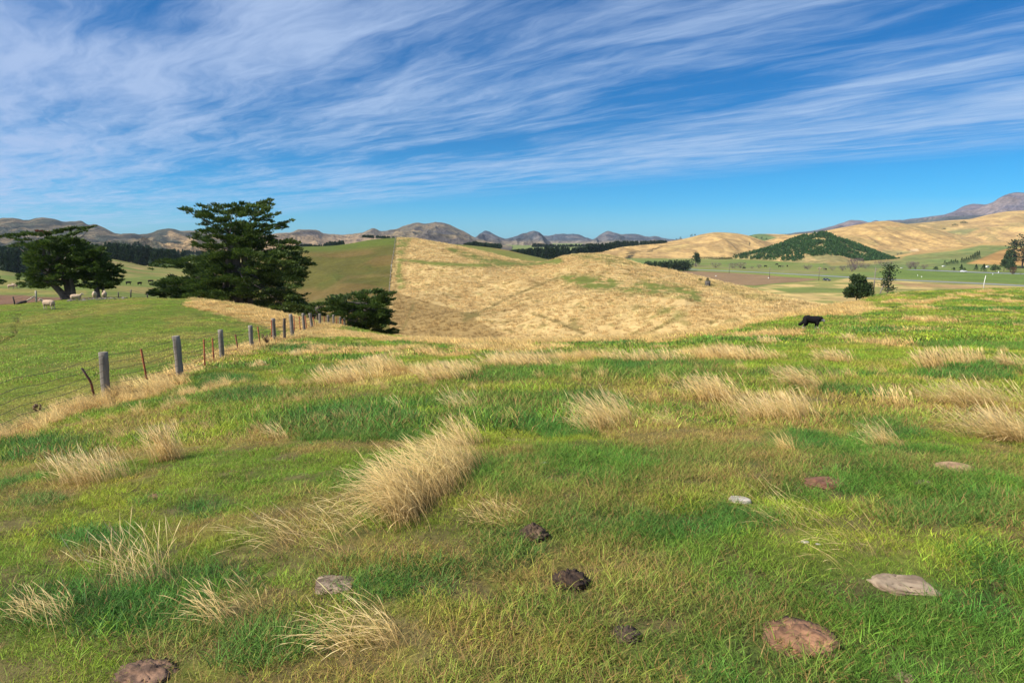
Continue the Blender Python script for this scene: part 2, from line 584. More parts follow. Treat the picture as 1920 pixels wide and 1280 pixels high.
def masks0(X, Y):
    z = H0s(X, Y)
    px, py = px_of(X, Y, z)
    wob = (fbm(X / 0.7, Y / 0.7, 3, 21) - 0.5)
    near = sst(-Y, -60, -3)
    wx = wob * 120 * np.clip(6 / np.maximum(Y, 1), 0.1, 2)
    lush = np.zeros_like(z)
    for cx, cy, rx, ry in LUSH:
        d = ((px + wx - cx) / rx) ** 2 + ((py + wx * 0.5 - cy) / ry) ** 2
        lush = np.maximum(lush, sst(-d, -1.35, -0.45))
    nl = fbm(X / 2.6 + 3, Y / 1.3, 3, 33)
    lush = np.maximum(lush, sst(nl, 0.57, 0.72) * 0.75)
    dry = sst(fbm(X / 1.8, Y / 1.1, 4, 55), 0.47, 0.72)
    dry = np.maximum(dry, 0.75 * sst(py + (px - 600) * 0.05 + wob * 200, 1090, 1250) * sst(-np.abs(px - 800), -700, -150))
    dry = np.maximum(dry, .85 * sst(fbm(X / .62, Y / .5, 3, 151), .56, .68) * sst(-Y, -14, -8))
    dry = dry * (1 - 0.8 * lush) * (0.18 + 0.62 * sst(-Y, -16, -6))
    # left paddock beyond the fence: close grazed, even green
    fx = fence_x(Y)
    beyond = sst(fx - X, -0.3, 0.6) * (Y > 8)
    lush = lush * (1 - 0.75 * beyond)
    dry = dry * (1 - 0.5 * beyond) + 0.10 * beyond
    # straw: fence strip, the brow, the bank beyond the fence end
    strip = np.exp(-((X - fx - 0.15) / (0.30 + 0.010 * Y)) ** 2) * (Y > 7) * (Y < 62)
    brow = np.maximum(sst(-line_d(px, py, [(560, 622), (660, 628), (740, 638), (850, 643), (980, 645), (1080, 642)]), -6, -2),
                      sst(-line_d(px, py, [(1080, 640), (1250, 636), (1350, 622), (1450, 598), (1540, 576), (1610, 566)]), -8, -2))
    brow = np.maximum(brow, 0.9 * sst(-(((px - 1560) / 90) ** 2 + ((py - 577) / 17) ** 2), -1.2, -0.5))
    brow = np.maximum(brow, poly_soft(px, py, [(370, 562), (470, 575), (545, 590), (600, 612), (640, 622), (560, 620), (500, 612), (420, 590), (350, 572)], 9))
    brow = np.maximum(brow, 0.75 * sst(-line_d(px, py, [(600, 690), (700, 672), (760, 660), (900, 672), (1000, 665), (1100, 672), (1220, 664), (1380, 664)]), -16, -3) * sst(fbm(X / 1.6, Y / 3.2, 2, 77), 0.52, 0.64))
    brow = np.maximum(brow, 0.8 * sst(-line_d(px, py, [(640, 672), (760, 655), (880, 655), (1050, 652), (1250, 645)]), -8, -3) * sst(fbm(X / 1.3, Y / 3.2, 2, 78), 0.5, 0.62))
    brow = np.maximum(brow, 0.85 * sst(fbm(X / 2.2, Y / 3.2, 2, 91), 0.70, 0.78) * sst(Y, 9, 16) * (1 - beyond))
    brow = np.maximum(brow, 0.75 * sst(fbm(X / 1.7, Y / 4.2, 2, 191), 0.70, 0.80) * sst(-py, -600, -575) * (px > 1600))
    st = np.maximum(strip, brow)
    st = st * sst(fbm(X / 0.9, Y / 0.9, 2, 12) + st * 0.8, 0.55, 0.9)
    return lush, dry, np.clip(st, 0, 1), beyond, px, py


FENCE_PX = [  # (px, py of the base, distance)
    (0, 808, 11.5), (195, 748, 15.3), (333, 712, 18.6), (415, 677, 24.0), (470, 656, 29.0), (513, 638, 34.5), (533, 632, 37.0), (547, 631, 38.5),
    (569, 618, 46.0), (583, 616, 49.0), (600, 615, 53.0), (615, 614, 57.0), (660, 618, 64.0)]
_fy = np.array([p[2] for p in FENCE_PX]); _fxk = np.array([float(uv_of(p[0], p[1])[0]) * p[2] for p in FENCE_PX])
_fc = np.polyfit(_fy, _fxk, 2)


def fence_x(Y):
    Yc = np.clip(Y, 2, 70)
    return np.polyval(_fc, Yc)


def colour0(X, Y):
    lush, dry, st, bey, px, py = masks0(X, Y)
    g = mixc(np.array([.155, .192, .018]), np.array([.092, .150, .014]), sst(fbm(X / 1.5, Y / 1.0, 3, 41), 0.35, 0.65))
    g = g * (.78 + .5 * fbm(X / .33, Y / .33, 3, 141))[..., None]
    g = mixc(g, np.array([.040, .104, .016]), lush)
    g = mixc(g, mixc(np.array([.115, .185, .018]), np.array([.20, .20, .04]), sst(fbm(X / 3.5, Y / 5, 4, 47), .46, .68)), bey * 0.85)
    thatch = np.array([.30, .195, .065])
    g = mixc(g, thatch, dry * 0.55)
    g = mixc(g, np.array([.50, .34, .12]), st)
    return g, lush, dry, st, bey


M_PAD = mat_terrain('turf_ground', 0.5, 0.06, 0.25, 0.3, 0.6, 0.03)


TRAIL = [(37, 584), (33, 600), (29, 612), (30, 624), (20, 632), (-20, 652)]


def build_paddock():
    Yr = np.r_[np.linspace(-14, 1.0, 16), np.exp(np.linspace(math.log(1.2), math.log(128), 470))]
    U = np.r_[np.linspace(-2.6, -1.3, 40)[:-1], np.linspace(-1.3, 1.3, 620), np.linspace(1.3, 2.6, 40)[1:]]
    W = np.maximum(Yr, 4.5)
    X = W[:, None] * U[None]; Y = np.repeat(Yr[:, None], len(U), 1)
    Z = H0(X, Y)
    c = colour0(X, Y)[0] * 0.62
    c = mixc(c, np.array([.105, .075, .036]), (.30 + .45 * sst(fbm(X / .22, Y / .22, 3, 61), .4, .6)) * sst(-Y, -22, -8))
    px, py = px_of(X, Y, Z)
    trail = sst(-line_d(px, py, TRAIL), -2.8, -0.8) * (Y > 20) * (X < 0)
    Z = Z - 0.25 * trail
    c = mixc(c, np.array([.060, .038, .022]), trail)
    nr, nc = X.shape
    i, j = np.meshgrid(np.arange(nr - 1), np.arange(nc - 1), indexing='ij')
    a = (i * nc + j).ravel()
    me = mesh_np('paddock', np.stack([X, Y, Z], -1).reshape(-1, 3), np.stack([a, a + 1, a + nc + 1, a + nc], 1), {'col': c.reshape(-1, 3)}, True, [M_PAD])
    o = link('paddock_ground', me)
    tag(o, 'grassy paddock ground sloping away to the brow and the fence', 'ground', kind='structure')


build_paddock()


# ---- farther ground: sheets through rows of sight-line points, near to far
class Sheet:
    def __init__(s, rows, noise=None, ridge=None, rough=0.0, ends=True):
        """rows: lists of (px, py, Y), or (px, None, Y, z). noise: f(X,Y)->metres, faded out on the ridge row"""
        s.k = []
        for r in rows:
            us, ys, vs = [], [], []
            for p in r:
                if p[1] is None:
                    u, v = (p[0] - 960) / F, -p[3] / p[2]
                else:
                    u, v = uv_of(p[0], p[1])
                us.append(float(u)); ys.append(p[2]); vs.append(float(v))
            s.k.append((us, ys, vs))
        s.u0 = max(k[0][0] for k in s.k); s.u1 = min(k[0][-1] for k in s.k)
        if s.u0 < -.9: s.u0 -= .7
        if s.u1 > .95: s.u1 += .7
        s.noise = noise
        s.rough = rough
        s.ends = ends
        s.ridge = len(rows) - 2 if ridge is None else ridge

    def cols(s, u):
        Ys = np.stack([pchip(k[0], k[1], u) for k in s.k]); Vs = np.stack([pchip(k[0], k[2], u) for k in s.k])
        if s.rough:
            Vs[s.ridge] = Vs[s.ridge] + (fbm(u * 90, u * 0 + 3, 4, 5) - .5) * s.rough / F * 2
        return Ys, -Vs * Ys

    def z(s, X, Y, raw=False):
        X = np.atleast_1d(np.asarray(X, float)); Y = np.atleast_1d(np.asarray(Y, float))
        sh = X.shape
        X = X.ravel(); Y = Y.ravel()
        Ys, Zs = s.cols(X / Y)
        n = len(Ys)
        h = np.diff(Ys, axis=0); d = np.diff(Zs, axis=0) / h
        m = np.zeros_like(Zs)
        m[0] = d[0]; m[-1] = d[-1]
        for i in range(1, n - 1):
            ok = d[i - 1] * d[i] > 0
            m[i] = np.where(ok, 2 * d[i - 1] * d[i] / (d[i - 1] + d[i] + 1e-12), 0)
        Yc = np.clip(Y, Ys[0], Ys[-1])
        k = np.zeros(len(X), int)
        for i in range(1, n - 1):
            k = np.where(Yc > Ys[i], i, k)
        c = np.arange(len(X))
        t = (Yc - Ys[k, c]) / h[k, c]
        hh = h[k, c]
        z = (Zs[k, c] * (2 * t**3 - 3 * t**2 + 1) + hh * m[k, c] * (t**3 - 2 * t**2 + t)
             + Zs[k + 1, c] * (-2 * t**3 + 3 * t**2) + hh * m[k + 1, c] * (t**3 - t**2))
        if s.noise is not None and not raw:
            r = s.ridge
            w = sst(Ys[r, c] - Yc, 0, 0.55 * (Ys[r, c] - Ys[0, c])) * sst(Yc, Ys[0, c], Ys[0, c] + 0.25 * (Ys[r, c] - Ys[0, c]))
            if s.ends:
                uu = X / Y
                w = w * sst(uu, s.u0, s.u0 + .04) * sst(-uu, -s.u1, -s.u1 + .04)
            z = z + w * s.noise(X, Y)
            lim = (Zs[r, c] / Ys[r, c] - 0.0012 * np.clip((Ys[r, c] - Yc) / (0.2 * Ys[r, c]), 0, 1)) * Yc
            z = np.where(Yc < Ys[r, c], np.minimum(z, lim), z)
        return z.reshape(sh)

    def hit(s, px, py):
        u, v = uv_of(px, py)
        Ys, _ = s.cols(np.array([u]))
        Y = np.linspace(Ys[0, 0], Ys[s.ridge, 0] * 1.0001, 700)
        g = s.z(u * Y, Y) + v * Y
        k = np.argmax(g > 0)
        if g[k] <= 0:
            k = int(np.argmax(g / Y))
        return np.array([float(u * Y[k]), float(Y[k]), float(s.z(u * Y[k], Y[k])[0])])

    def build(s, name, label, cat, mat, colour, nu=700, nsub=70, uu=None):
        u = np.linspace(s.u0, s.u1, nu)
        Ys, _ = s.cols(u)
        L = []
        for i in range(len(Ys) - 1):
            n = nsub if i < s.ridge else max(8, nsub // 4)
            t = np.linspace(0, 1, n, endpoint=(i == len(Ys) - 2))
            L.append(Ys[i][None] * (1 - t[:, None]) + Ys[i + 1][None] * t[:, None])
        Y = np.concatenate(L); X = Y * u[None]
        Z = s.z(X, Y)
        px, py = px_of(X, Y, Z)
        c = colour(X, Y, Z, px, py)
        nr, nc = X.shape
        i, j = np.meshgrid(np.arange(nr - 1), np.arange(nc - 1), indexing='ij')
        a = (i * nc + j).ravel()
        me = mesh_np(name, np.stack([X, Y, Z], -1).reshape(-1, 3), np.stack([a, a + 1, a + nc + 1, a + nc], 1), {'col': c.reshape(-1, 3)}, True, [mat])
        s.ob = link(name, me)
        tag(s.ob, label, cat, kind='structure')
        s.colour = colour
        return s


# base plain under everything, out to the horizon
def build_base():
    a = np.linspace(0, 2 * np.pi, 96, endpoint=False)
    rr = np.array([0.0, 60, 150, 400, 1000, 2500, 6000, 14000, 24000])
    V = [[0, 0, -34]]; T = []
    for r in rr[1:]:
        for t in a:
            V.append([r * math.cos(t), r * math.sin(t), -34 if r < 200 else -27.0])
    n = len(a)
    tri = [[0, 1 + k, 1 + (k + 1) % n] for k in range(n)]
    for i in range(len(rr) - 2):
        for k in range(n):
            p, q = 1 + i * n + k, 1 + i * n + (k + 1) % n
            tri += [[p, p + n, q + n], [p, q + n, q]]
    V = np.array(V, float)
    me = mesh_np('terrain', V, np.array(tri), {'col': np.tile(np.array([.22, .19, .07]), (len(V), 1))}, True, [M_FAR])
    tag(link('terrain', me), 'wide flat valley ground reaching to the horizon', 'terrain', kind='structure')


M_FAR = mat_terrain('far_ground', 40, 7, 0.20, 0.22, 0.5, 3.0)
M_MID = mat_terrain('mid_ground', 6, 0.9, 0.10, 0.15, 0.6, 0.35)
M_MTN = mat_terrain('mountain_ground', 120, 26, 0.28, 0.38, 1.0, 26.0)
build_base()

# B: green hill on the left running into the straw-covered hill
def nB(X, Y):
    return (fbm(X / 30, Y / 30, 3, 3) - 0.5) * 4.5 + (ridged(X / 26, Y / 40, 2, 19) - .5) * 1.6 + (fbm(X / 6, Y / 6, 2, 8) - 0.5) * 0.7


hillB = Sheet([
    [(250, None, 112, -20), (560, None, 97, -18), (740, None, 86, -16.5), (960, None, 76, -16.5), (1300, None, 66, -15), (1500, None, 62, -13.5), (1600, None, 72, -13.5), (1760, None, 84, -16)],
    [(250, 585, 150), (400, 560, 150), (560, 545, 145), (650, 535, 142), (740, 540, 138), (850, 560, 125), (960, 572, 115), (1200, 572, 97), (1400, 583, 84), (1500, 590, 78), (1600, 597, 82), (1760, 606, 92)],
    [(250, 575, 215), (340, 545, 215), (420, 505, 215), (500, 476, 212), (560, 463, 210), (620, 461, 210), (660, 456, 212), (700, 449, 214), (745, 446, 215), (775, 447, 214), (800, 451, 212), (840, 458, 209), (880, 466, 206),
     (920, 475, 202), (960, 485, 197), (1005, 491, 192), (1030, 488, 186), (1060, 480, 180), (1090, 476, 176), (1130, 477, 172), (1165, 484, 168), (1200, 495, 162), (1260, 507, 151), (1320, 521, 140), (1400, 540, 125), (1480, 560, 110), (1560, 577, 98), (1640, 590, 98), (1760, 600, 104)],
    [(250, None, 290, -24), (560, None, 300, -25), (745, None, 300, -22), (1000, None, 260, -25), (1100, None, 240, -25), (1300, None, 200, -25), (1500, None, 160, -25), (1760, None, 150, -25)],
], nB)


def fb(py):
    """photo x of the fence between grazed green and straw"""
    return np.interp(py, [445, 475, 500, 545, 640], [744, 740.5, 736, 732, 730])




def colB(X, Y, Z, px, py):
    n = fbm(X / 3.2, Y / 3.2, 4, 11); n2 = fbm(X / 14, Y / 14, 3, 13); n3 = fbm(X / 1.4, Y / 1.4, 3, 14)
    g = mixc(GOLD, GOLD2, sst(n, 0.42, 0.66) * 0.75)
    g = mixc(g, OLIVE * 1.15, sst(n3, 0.62, 0.78) * 0.7)
    GG = np.array([.15, .165, .035])
    def green(g, poly, amt=0.9, w=5, thr=0.45):
        return mixc(g, GG, poly_soft(px + (n - .5) * 14, py + (n - .5) * 6, poly, w) * amt * sst(n3 * .6 + n * .4, thr - .14, thr + .08))
    g = green(g, [(745, 484), (800, 490), (860, 494), (940, 494), (1000, 491), (1050, 484), (1060, 492), (1000, 498), (900, 501), (820, 498), (745, 488)], 1, 3, .3)
    g = green(g, [(850, 466), (900, 480), (950, 490), (1000, 494), (960, 496), (900, 492), (860, 478), (835, 466)], 1, 3, .42)
    g = green(g, [(1070, 476), (1140, 478), (1200, 498), (1150, 494), (1090, 484)], .8, 6, .5)
    g = green(g, [(1045, 515), (1140, 520), (1260, 532), (1310, 545), (1320, 570), (1290, 560), (1230, 552), (1170, 548), (1110, 545), (1060, 528)], 1, 6, .48)
    g = green(g, [(1190, 590), (1260, 575), (1290, 590), (1240, 610)], .6, 8, .52)
    g = green(g, [(745, 447), (775, 447), (762, 462), (752, 500), (760, 540), (748, 545), (744, 500)], .9, 4, .45)
    g = green(g, [(1310, 523), (1350, 532), (1400, 545), (1480, 562), (1430, 565), (1350, 545), (1310, 532)], .5, 6, .48)
    # darker slab at the lower left and lines: tracks, and a gully's shade put into the colour
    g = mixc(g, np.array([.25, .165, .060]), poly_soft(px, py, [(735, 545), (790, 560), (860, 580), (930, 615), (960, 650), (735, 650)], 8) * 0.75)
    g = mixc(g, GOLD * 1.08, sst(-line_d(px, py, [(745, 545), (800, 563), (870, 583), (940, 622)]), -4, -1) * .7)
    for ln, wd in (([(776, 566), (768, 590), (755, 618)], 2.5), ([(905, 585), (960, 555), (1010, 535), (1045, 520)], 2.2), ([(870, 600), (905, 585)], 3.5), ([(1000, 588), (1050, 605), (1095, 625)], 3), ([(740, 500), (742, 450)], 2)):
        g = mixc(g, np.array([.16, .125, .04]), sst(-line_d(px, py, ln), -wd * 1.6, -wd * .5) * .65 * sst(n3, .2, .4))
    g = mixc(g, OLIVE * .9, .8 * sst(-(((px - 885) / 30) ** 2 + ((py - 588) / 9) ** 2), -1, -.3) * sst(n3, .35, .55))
    # grazed hill left of the boundary fence
    gh = mixc(np.array([.175, .135, .038]), np.array([.125, .125, .028]), sst(n2, .4, .6))
    gh = mixc(gh, np.array([.12, .165, .026]), sst(-(py - np.interp(px, [480, 560, 620, 660, 745], [480, 470, 470, 466, 458])), -10, 5))
    gh = mixc(gh, np.array([.10, .13, .025]), .6 * sst(-line_d(px, py, [(600, 530), (640, 515), (690, 505)]), -14, -2) * sst(n, .4, .6))
    gh = mixc(gh, np.array([.20, .155, .05]), .5 * sst(-line_d(px, py, [(590, 560), (650, 520), (735, 515)]), -5, -1))
    gh = gh * np.array([.70, .64, .70])
    lf = sst(fb(py) - px - (n3 - .5) * 5, -1.5, 1.5)
    return mixc(g, gh, lf)


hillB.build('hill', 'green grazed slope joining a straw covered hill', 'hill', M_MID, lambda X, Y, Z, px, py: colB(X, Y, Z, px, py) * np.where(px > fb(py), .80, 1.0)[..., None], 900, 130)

# C: brown-green hill behind the straw ridge
hillC = Sheet([
    [(680, None, 290, -24), (900, None, 280, -25), (1110, None, 270, -26)],
    [(680, 456, 400), (760, 449, 400), (800, 450, 398), (830, 456, 394), (880, 460, 388), (940, 467, 376), (985, 477, 362), (1020, 485, 350), (1050, 492, 340), (1110, 510, 325)],
    [(680, None, 520, -25), (900, None, 500, -26), (1110, None, 420, -26)]], lambda X, Y: (fbm(X / 40, Y / 40, 3, 23) - .5) * 5)
hillC.build('hill_behind', 'brown green hill behind the straw ridge', 'hill', M_MID,
            lambda X, Y, Z, px, py: mixc(np.array([.185, .140, .040]), np.array([.13, .135, .032]), sst(fbm(X / 25, Y / 25, 3, 6), .42, .62)), 300, 60)

# D: farmland beyond the cypresses
hillD = Sheet([
    [(-450, None, 95, -15), (0, None, 92, -14), (150, None, 90, -13.5), (300, None, 96, -15), (480, None, 105, -18), (640, None, 110, -20)],
    [(-450, 556, 170), (0, 553, 165), (150, 550, 165), (300, 548, 175), (480, 550, 180), (640, 560, 180)],
    [(-450, 530, 270), (0, 530, 260), (70, 532, 265), (150, 524, 275), (230, 516, 285), (300, 520, 290), (480, 525, 290), (640, 530, 290)],
    [(-450, 505, 430), (0, 508, 420), (40, 514, 420), (80, 518, 420), (130, 508, 430), (170, 494, 440), (205, 486, 440), (235, 491, 440), (280, 500, 440), (340, 503, 440), (480, 505, 440), (640, 508, 440)],
    [(-450, None, 620, -27), (0, None, 620, -27), (200, None, 620, -26), (480, None, 620, -27), (640, None, 620, -27)],
], lambda X, Y: (fbm(X / 60, Y / 60, 3, 43) - .5) * 5)


def colD(X, Y, Z, px, py):
    n = fbm(X / 22, Y / 9, 4, 61)
    g = mixc(np.array([.115, .145, .030]), np.array([.20, .165, .052]), sst(n, .42, .66))
    g = mixc(g, np.array([.15, .085, .05]), poly_soft(px, py, [(-450, 555), (40, 553), (75, 557), (170, 558), (200, 575), (120, 590), (0, 600), (-450, 620)], 2))
    g = mixc(g, np.array([.21, .17, .05]), .7 * sst(-line_d(px, py, [(-300, 545), (40, 545), (100, 549), (160, 548)]), -6, -2))
    g = mixc(g, np.array([.30, .21, .085]), .8 * poly_soft(px, py, [(205, 488), (240, 495), (280, 503), (260, 505), (215, 495)], 2) * sst(n, .4, .5))
    return g


hillD.build('farmland', 'rolling green and tan farmland beyond the cypresses', 'land', M_MID, colD, 500, 60)

# E: the valley plain on the right
PZ = -25.0
ROAD_PX = [(1240, 502.5), (1309, 505.5), (1400, 509.5), (1470, 513), (1535, 516.5), (1590, 519.5), (1660, 523.5), (1740, 527), (1830, 531), (1920, 535.5), (2080, 543)]


def plain_pt(px, py, dz=0.0):
    u, v = uv_of(px, py)
    Y = -(PZ + dz) / v
    return np.array([u * Y, Y, PZ + dz])


plain = Sheet([[(700, None, 150, PZ), (2600, None, 150, PZ)], [(700, None, 420, PZ), (2600, None, 420, PZ)], [(700, None, 900, PZ), (2600, None, 900, PZ)], [(700, None, 2600, PZ), (2600, None, 2600, PZ)], [(700, None, 4000, PZ - .5), (2600, None, 4000, PZ - .5)]])


def colE(X, Y, Z, px, py):
    n = fbm(X / 30, Y / 30, 4, 71); m = fbm(X / 9, Y / 30, 4, 73)
    g = mixc(np.array([.125, .165, .038]), np.array([.165, .175, .045]), sst(n, .4, .62))
    g = mixc(g, np.array([.20, .165, .055]), .8 * sst(-np.abs(py - 474), -6, -1) * (px < 1400))
    # near side of the road: straw, green bands
    gold = poly_soft(px, py, [(1590, 522), (1680, 527), (1830, 534), (2100, 546), (2300, 640), (1300, 640), (1330, 560), (1440, 535), (1500, 529), (1560, 528)], 2)
    gg = mixc(np.array([.45, .32, .12]), np.array([.33, .24, .09]), sst(m, .35, .65))
    gg = mixc(gg, np.array([.17, .18, .045]), sst(fbm(X / 14 + 3, Y / 11, 3, 75), .50, .62) * .85)
    gg = mixc(gg, np.array([.12, .16, .035]), .9 * poly_soft(px, py, [(1440, 540), (1520, 538), (1590, 541), (1590, 549), (1480, 549)], 2))
    gg = mixc(gg, np.array([.12, .16, .035]), .8 * poly_soft(px, py, [(1735, 546), (1790, 541), (1850, 541), (1790, 551), (1740, 556)], 2))
    gg = mixc(gg, np.array([.27, .16, .075]), .7 * poly_soft(px, py, [(1680, 530), (1740, 532), (1920, 543), (2000, 550), (1800, 541), (1700, 537)], 2))
    g = mixc(g, gg, gold)
    g = mixc(g, np.array([.155, .19, .035]), poly_soft(px, py, [(1310, 502), (1440, 509), (1540, 518), (1540, 522), (1440, 517), (1310, 508)], 1.5))
    g = mixc(g, np.array([.19, .165, .065]), .7 * poly_soft(px, py, [(1290, 496), (1400, 503), (1560, 510), (1540, 514), (1440, 509), (1300, 501)], 2))
    g = mixc(g, np.array([.11, .155, .03]), poly_soft(px, py, [(1660, 505), (1760, 508), (2000, 513), (2100, 538), (1920, 532), (1700, 522), (1640, 518)], 2))
    g = mixc(g, np.array([.38, .28, .11]), .6 * sst(-np.abs(py - 484), -2.5, -.5) * (px > 1250) * (px < 1380))
    return g


M_PLAIN = mat_terrain('plain_ground', 25, 2.5, 0.14, 0.14, 0.3, 0.5)
plain.build('valley_floor', 'flat green and straw coloured valley floor', 'land', M_PLAIN, colE, 900, 130)


def ribbon(name, pts, width, dz, mat, colr, label, cat):
    P = np.array([plain_pt(a, b, dz) for a, b in pts])
    t = np.linspace(0, 1, len(P)); tt = np.linspace(0, 1, 120)
    P = np.stack([pchip(t, P[:, k], tt) for k in range(3)], 1)
    T = np.gradient(P, axis=0); N = np.stack([-T[:, 1], T[:, 0]], 1); N /= np.linalg.norm(N, axis=1, keepdims=True)
    A = P.copy(); B = P.copy()
    A[:, :2] += N * width / 2; B[:, :2] -= N * width / 2
    n = len(P); k = np.arange(n - 1)
    V = np.concatenate([A, B])
    me = mesh_np(name, V, np.stack([k, k + 1, k + 1 + n, k + n], 1), {'col': np.tile(np.array(colr), (2 * n, 1))}, False, [mat])
    return tag(link(name, me), label, cat, kind='structure')


M_ROAD = mat_attr('asphalt', 0.85, 0.4, 0.15)
ribbon('road', ROAD_PX, 9.0, 0.06, M_ROAD, (.20, .20, .21), 'grey country road crossing the valley floor', 'road')
ribbon('road_far', [(1705, 505.5), (1735, 506.5), (1770, 508), (1810, 509.6), (1860, 511.5), (1930, 513.5), (2050, 517)], 13.0, 0.06, M_ROAD, (.19, .19, .22), 'pale far road behind the green field', 'road')


def field_patch():
    poly = np.array([plain_pt(a, b, 0.05) for a, b in [(1240, 506), (1279, 508.5), (1303, 508), (1368, 511), (1440, 516), (1477, 519.5), (1538, 523.5), (1500, 528), (1457, 531), (1418, 535), (1378, 534), (1319, 530), (1240, 520)]])
    c = poly.mean(0)
    n = len(poly)
    V = np.concatenate([poly, c[None]])
    T = np.array([[i, (i + 1) % n, n] for i in range(n)])
    me = mesh_np('ploughed_field', V, T, {'col': np.tile(np.array([.205, .132, .066]), (n + 1, 1))}, False, [M_PLAIN])
    tag(link('ploughed_field', me), 'bare brown ploughed field beside the road', 'field', kind='structure')


field_patch()


# F: hills round the valley
def gully(sx, sy, amp, seed):
    return lambda X, Y: (ridged(X / sx, Y / sy, 4, seed) - .5) * amp + (fbm(X / (sx * 2.2), Y / (sy * 2), 3, seed + 5) - .5) * amp * 1.4


def col_gold(seed, s=60., olive=.35):
    def f(X, Y, Z, px, py):
        n = fbm(X / s, Y / s, 4, seed); m = fbm(X / (s * .25), Y / (s * .6), 4, seed + 3)
        g = mixc(np.array([.42, .275, .105]), np.array([.31, .20, .08]), sst(m, .38, .62))
        return mixc(g, np.array([.22, .18, .065]), sst(n, .52, .7) * olive)
    return f


def Yp(py):
    return -PZ / float(uv_of(960, py)[1])


hillF6 = Sheet([[(1340, 470, 1500), (1560, 470, 1500)], [(1340, 452, 1750), (1385, 447, 1750), (1405, 441.5, 1750), (1425, 438.5, 1750), (1470, 439.5, 1750), (1500, 445, 1750), (1560, 455, 1750)], [(1340, None, 2100, -27), (1560, None, 2100, -27)]], gully(60, 90, 4, 3))
hillF6.build('hill_far', 'small far hill with a green top between golden hills', 'hill', M_FAR,
             lambda X, Y, Z, px, py: mixc(col_gold(5)(X, Y, Z, px, py), np.array([.11, .15, .05]), sst(1440 - px + (py - 440) * 3, -8, 8)), 160, 40)
hillF1 = Sheet([[(1040, 482, Yp(482)), (1200, 484, Yp(484)), (1350, 484, Yp(484)), (1560, 484, Yp(484))],
                [(1040, 479, 900), (1120, 472, 930), (1180, 470, 950), (1230, 470, 960), (1300, 468, 970), (1360, 466, 980), (1440, 472, 990), (1560, 478, 990)],
                [(1040, 478, 1180), (1090, 474, 1190), (1130, 468, 1200), (1180, 461.5, 1210), (1210, 458.5, 1215), (1240, 455, 1220), (1290, 446, 1230), (1320, 438.5, 1235), (1345, 435.5, 1240), (1375, 437, 1240), (1400, 441, 1240), (1425, 449, 1230), (1450, 456, 1220), (1500, 466, 1200), (1560, 476, 1180)],
                [(1040, None, 1500, -28), (1560, None, 1500, -28)]], gully(70, 150, 11, 13))
hillF1.build('golden_hill', 'low golden hill left of the plantation', 'hill', M_FAR, col_gold(15, 50), 420, 70)
hillF4 = Sheet([[(1640, 462, 1300), (2500, 462, 1300)],
                [(1640, 440, 1600), (1714, 440, 1600), (1790, 442, 1600), (1860, 438, 1600), (1940, 432, 1600), (2500, 430, 1600)],
                [(1640, 424, 2000), (1690, 421, 2000), (1714, 419, 2000), (1781, 413, 2000), (1815, 411, 2000), (1835, 407, 2000), (1856, 402, 2000), (1880, 397.5, 2000), (1905, 395, 2000), (1930, 394, 2000), (2100, 388, 2000), (2500, 400, 2000)],
                [(1640, None, 2600, -28), (2500, None, 2600, -28)]], gully(90, 260, 26, 33))
hillF4.build('golden_range', 'high golden hill at the right edge', 'hill', M_FAR,
             lambda X, Y, Z, px, py: mixc(col_gold(35, 70, .5)(X, Y, Z, px, py), np.array([.16, .17, .06]), poly_soft(px, py, [(1765, 437), (1800, 430), (1835, 428), (1810, 440)], 4) * .8), 500, 70)
hillF3 = Sheet([[(1340, 485, Yp(485)), (1560, 483, Yp(483)), (1700, 483, Yp(483)), (1900, 483, Yp(483))],
                [(1340, 478, 1080), (1430, 470, 1080), (1480, 460, 1080), (1540, 455, 1080), (1620, 450, 1080), (1700, 452, 1080), (1780, 458, 1060), (1850, 470, 1040), (1900, 476, 1040)],
                [(1340, 470, 1400), (1400, 461, 1400), (1440, 450, 1400), (1475, 442, 1400), (1500, 438.5, 1400), (1530, 436, 1400), (1560, 430, 1400), (1590, 424.5, 1400), (1612, 420.5, 1400), (1640, 415.8, 1400), (1661, 414, 1400), (1682, 417, 1400), (1706, 421, 1400), (1762, 432, 1380), (1819, 448, 1340), (1860, 460, 1300), (1900, 470, 1300)],
                [(1340, None, 1800, -28), (1900, None, 1800, -28)]], gully(75, 200, 19, 53))


def colF3(X, Y, Z, px, py):
    g = col_gold(55, 60, .45)(X, Y, Z, px, py)
    g = mixc(g, np.array([.56, .40, .22]), poly_soft(px, py, [(1708, 468), (1722, 467), (1722, 471), (1706, 471)], 2) * .9)
    return mixc(g, np.array([.11, .14, .05]), poly_soft(px, py, [(1655, 470), (1700, 471), (1720, 474), (1690, 480), (1655, 478)], 3) * .6)


hillF3.build('golden_mound', 'rounded golden hill behind the plantation', 'hill', M_FAR, colF3, 520, 80)
hillF5 = Sheet([[(1540, 501, Yp(501)), (1700, 503, Yp(503)), (1800, 503, Yp(503)), (2400, 505, Yp(505))],
                [(1540, 492, 720), (1640, 489, 720), (1720, 486, 720), (1800, 480, 720), (1860, 478, 700), (1920, 474, 700), (2400, 470, 700)],
                [(1540, 490, 900), (1600, 489, 900), (1660, 484, 900), (1690, 478, 900), (1714, 473, 900), (1750, 468, 900), (1790, 463.5, 900), (1841, 456, 900), (1890, 453, 900), (1940, 450, 900), (2400, 446, 900)],
                [(1540, None, 1100, -28), (2400, None, 1100, -28)]], lambda X, Y: (fbm(X / 60, Y / 60, 3, 63) - .5) * 2)


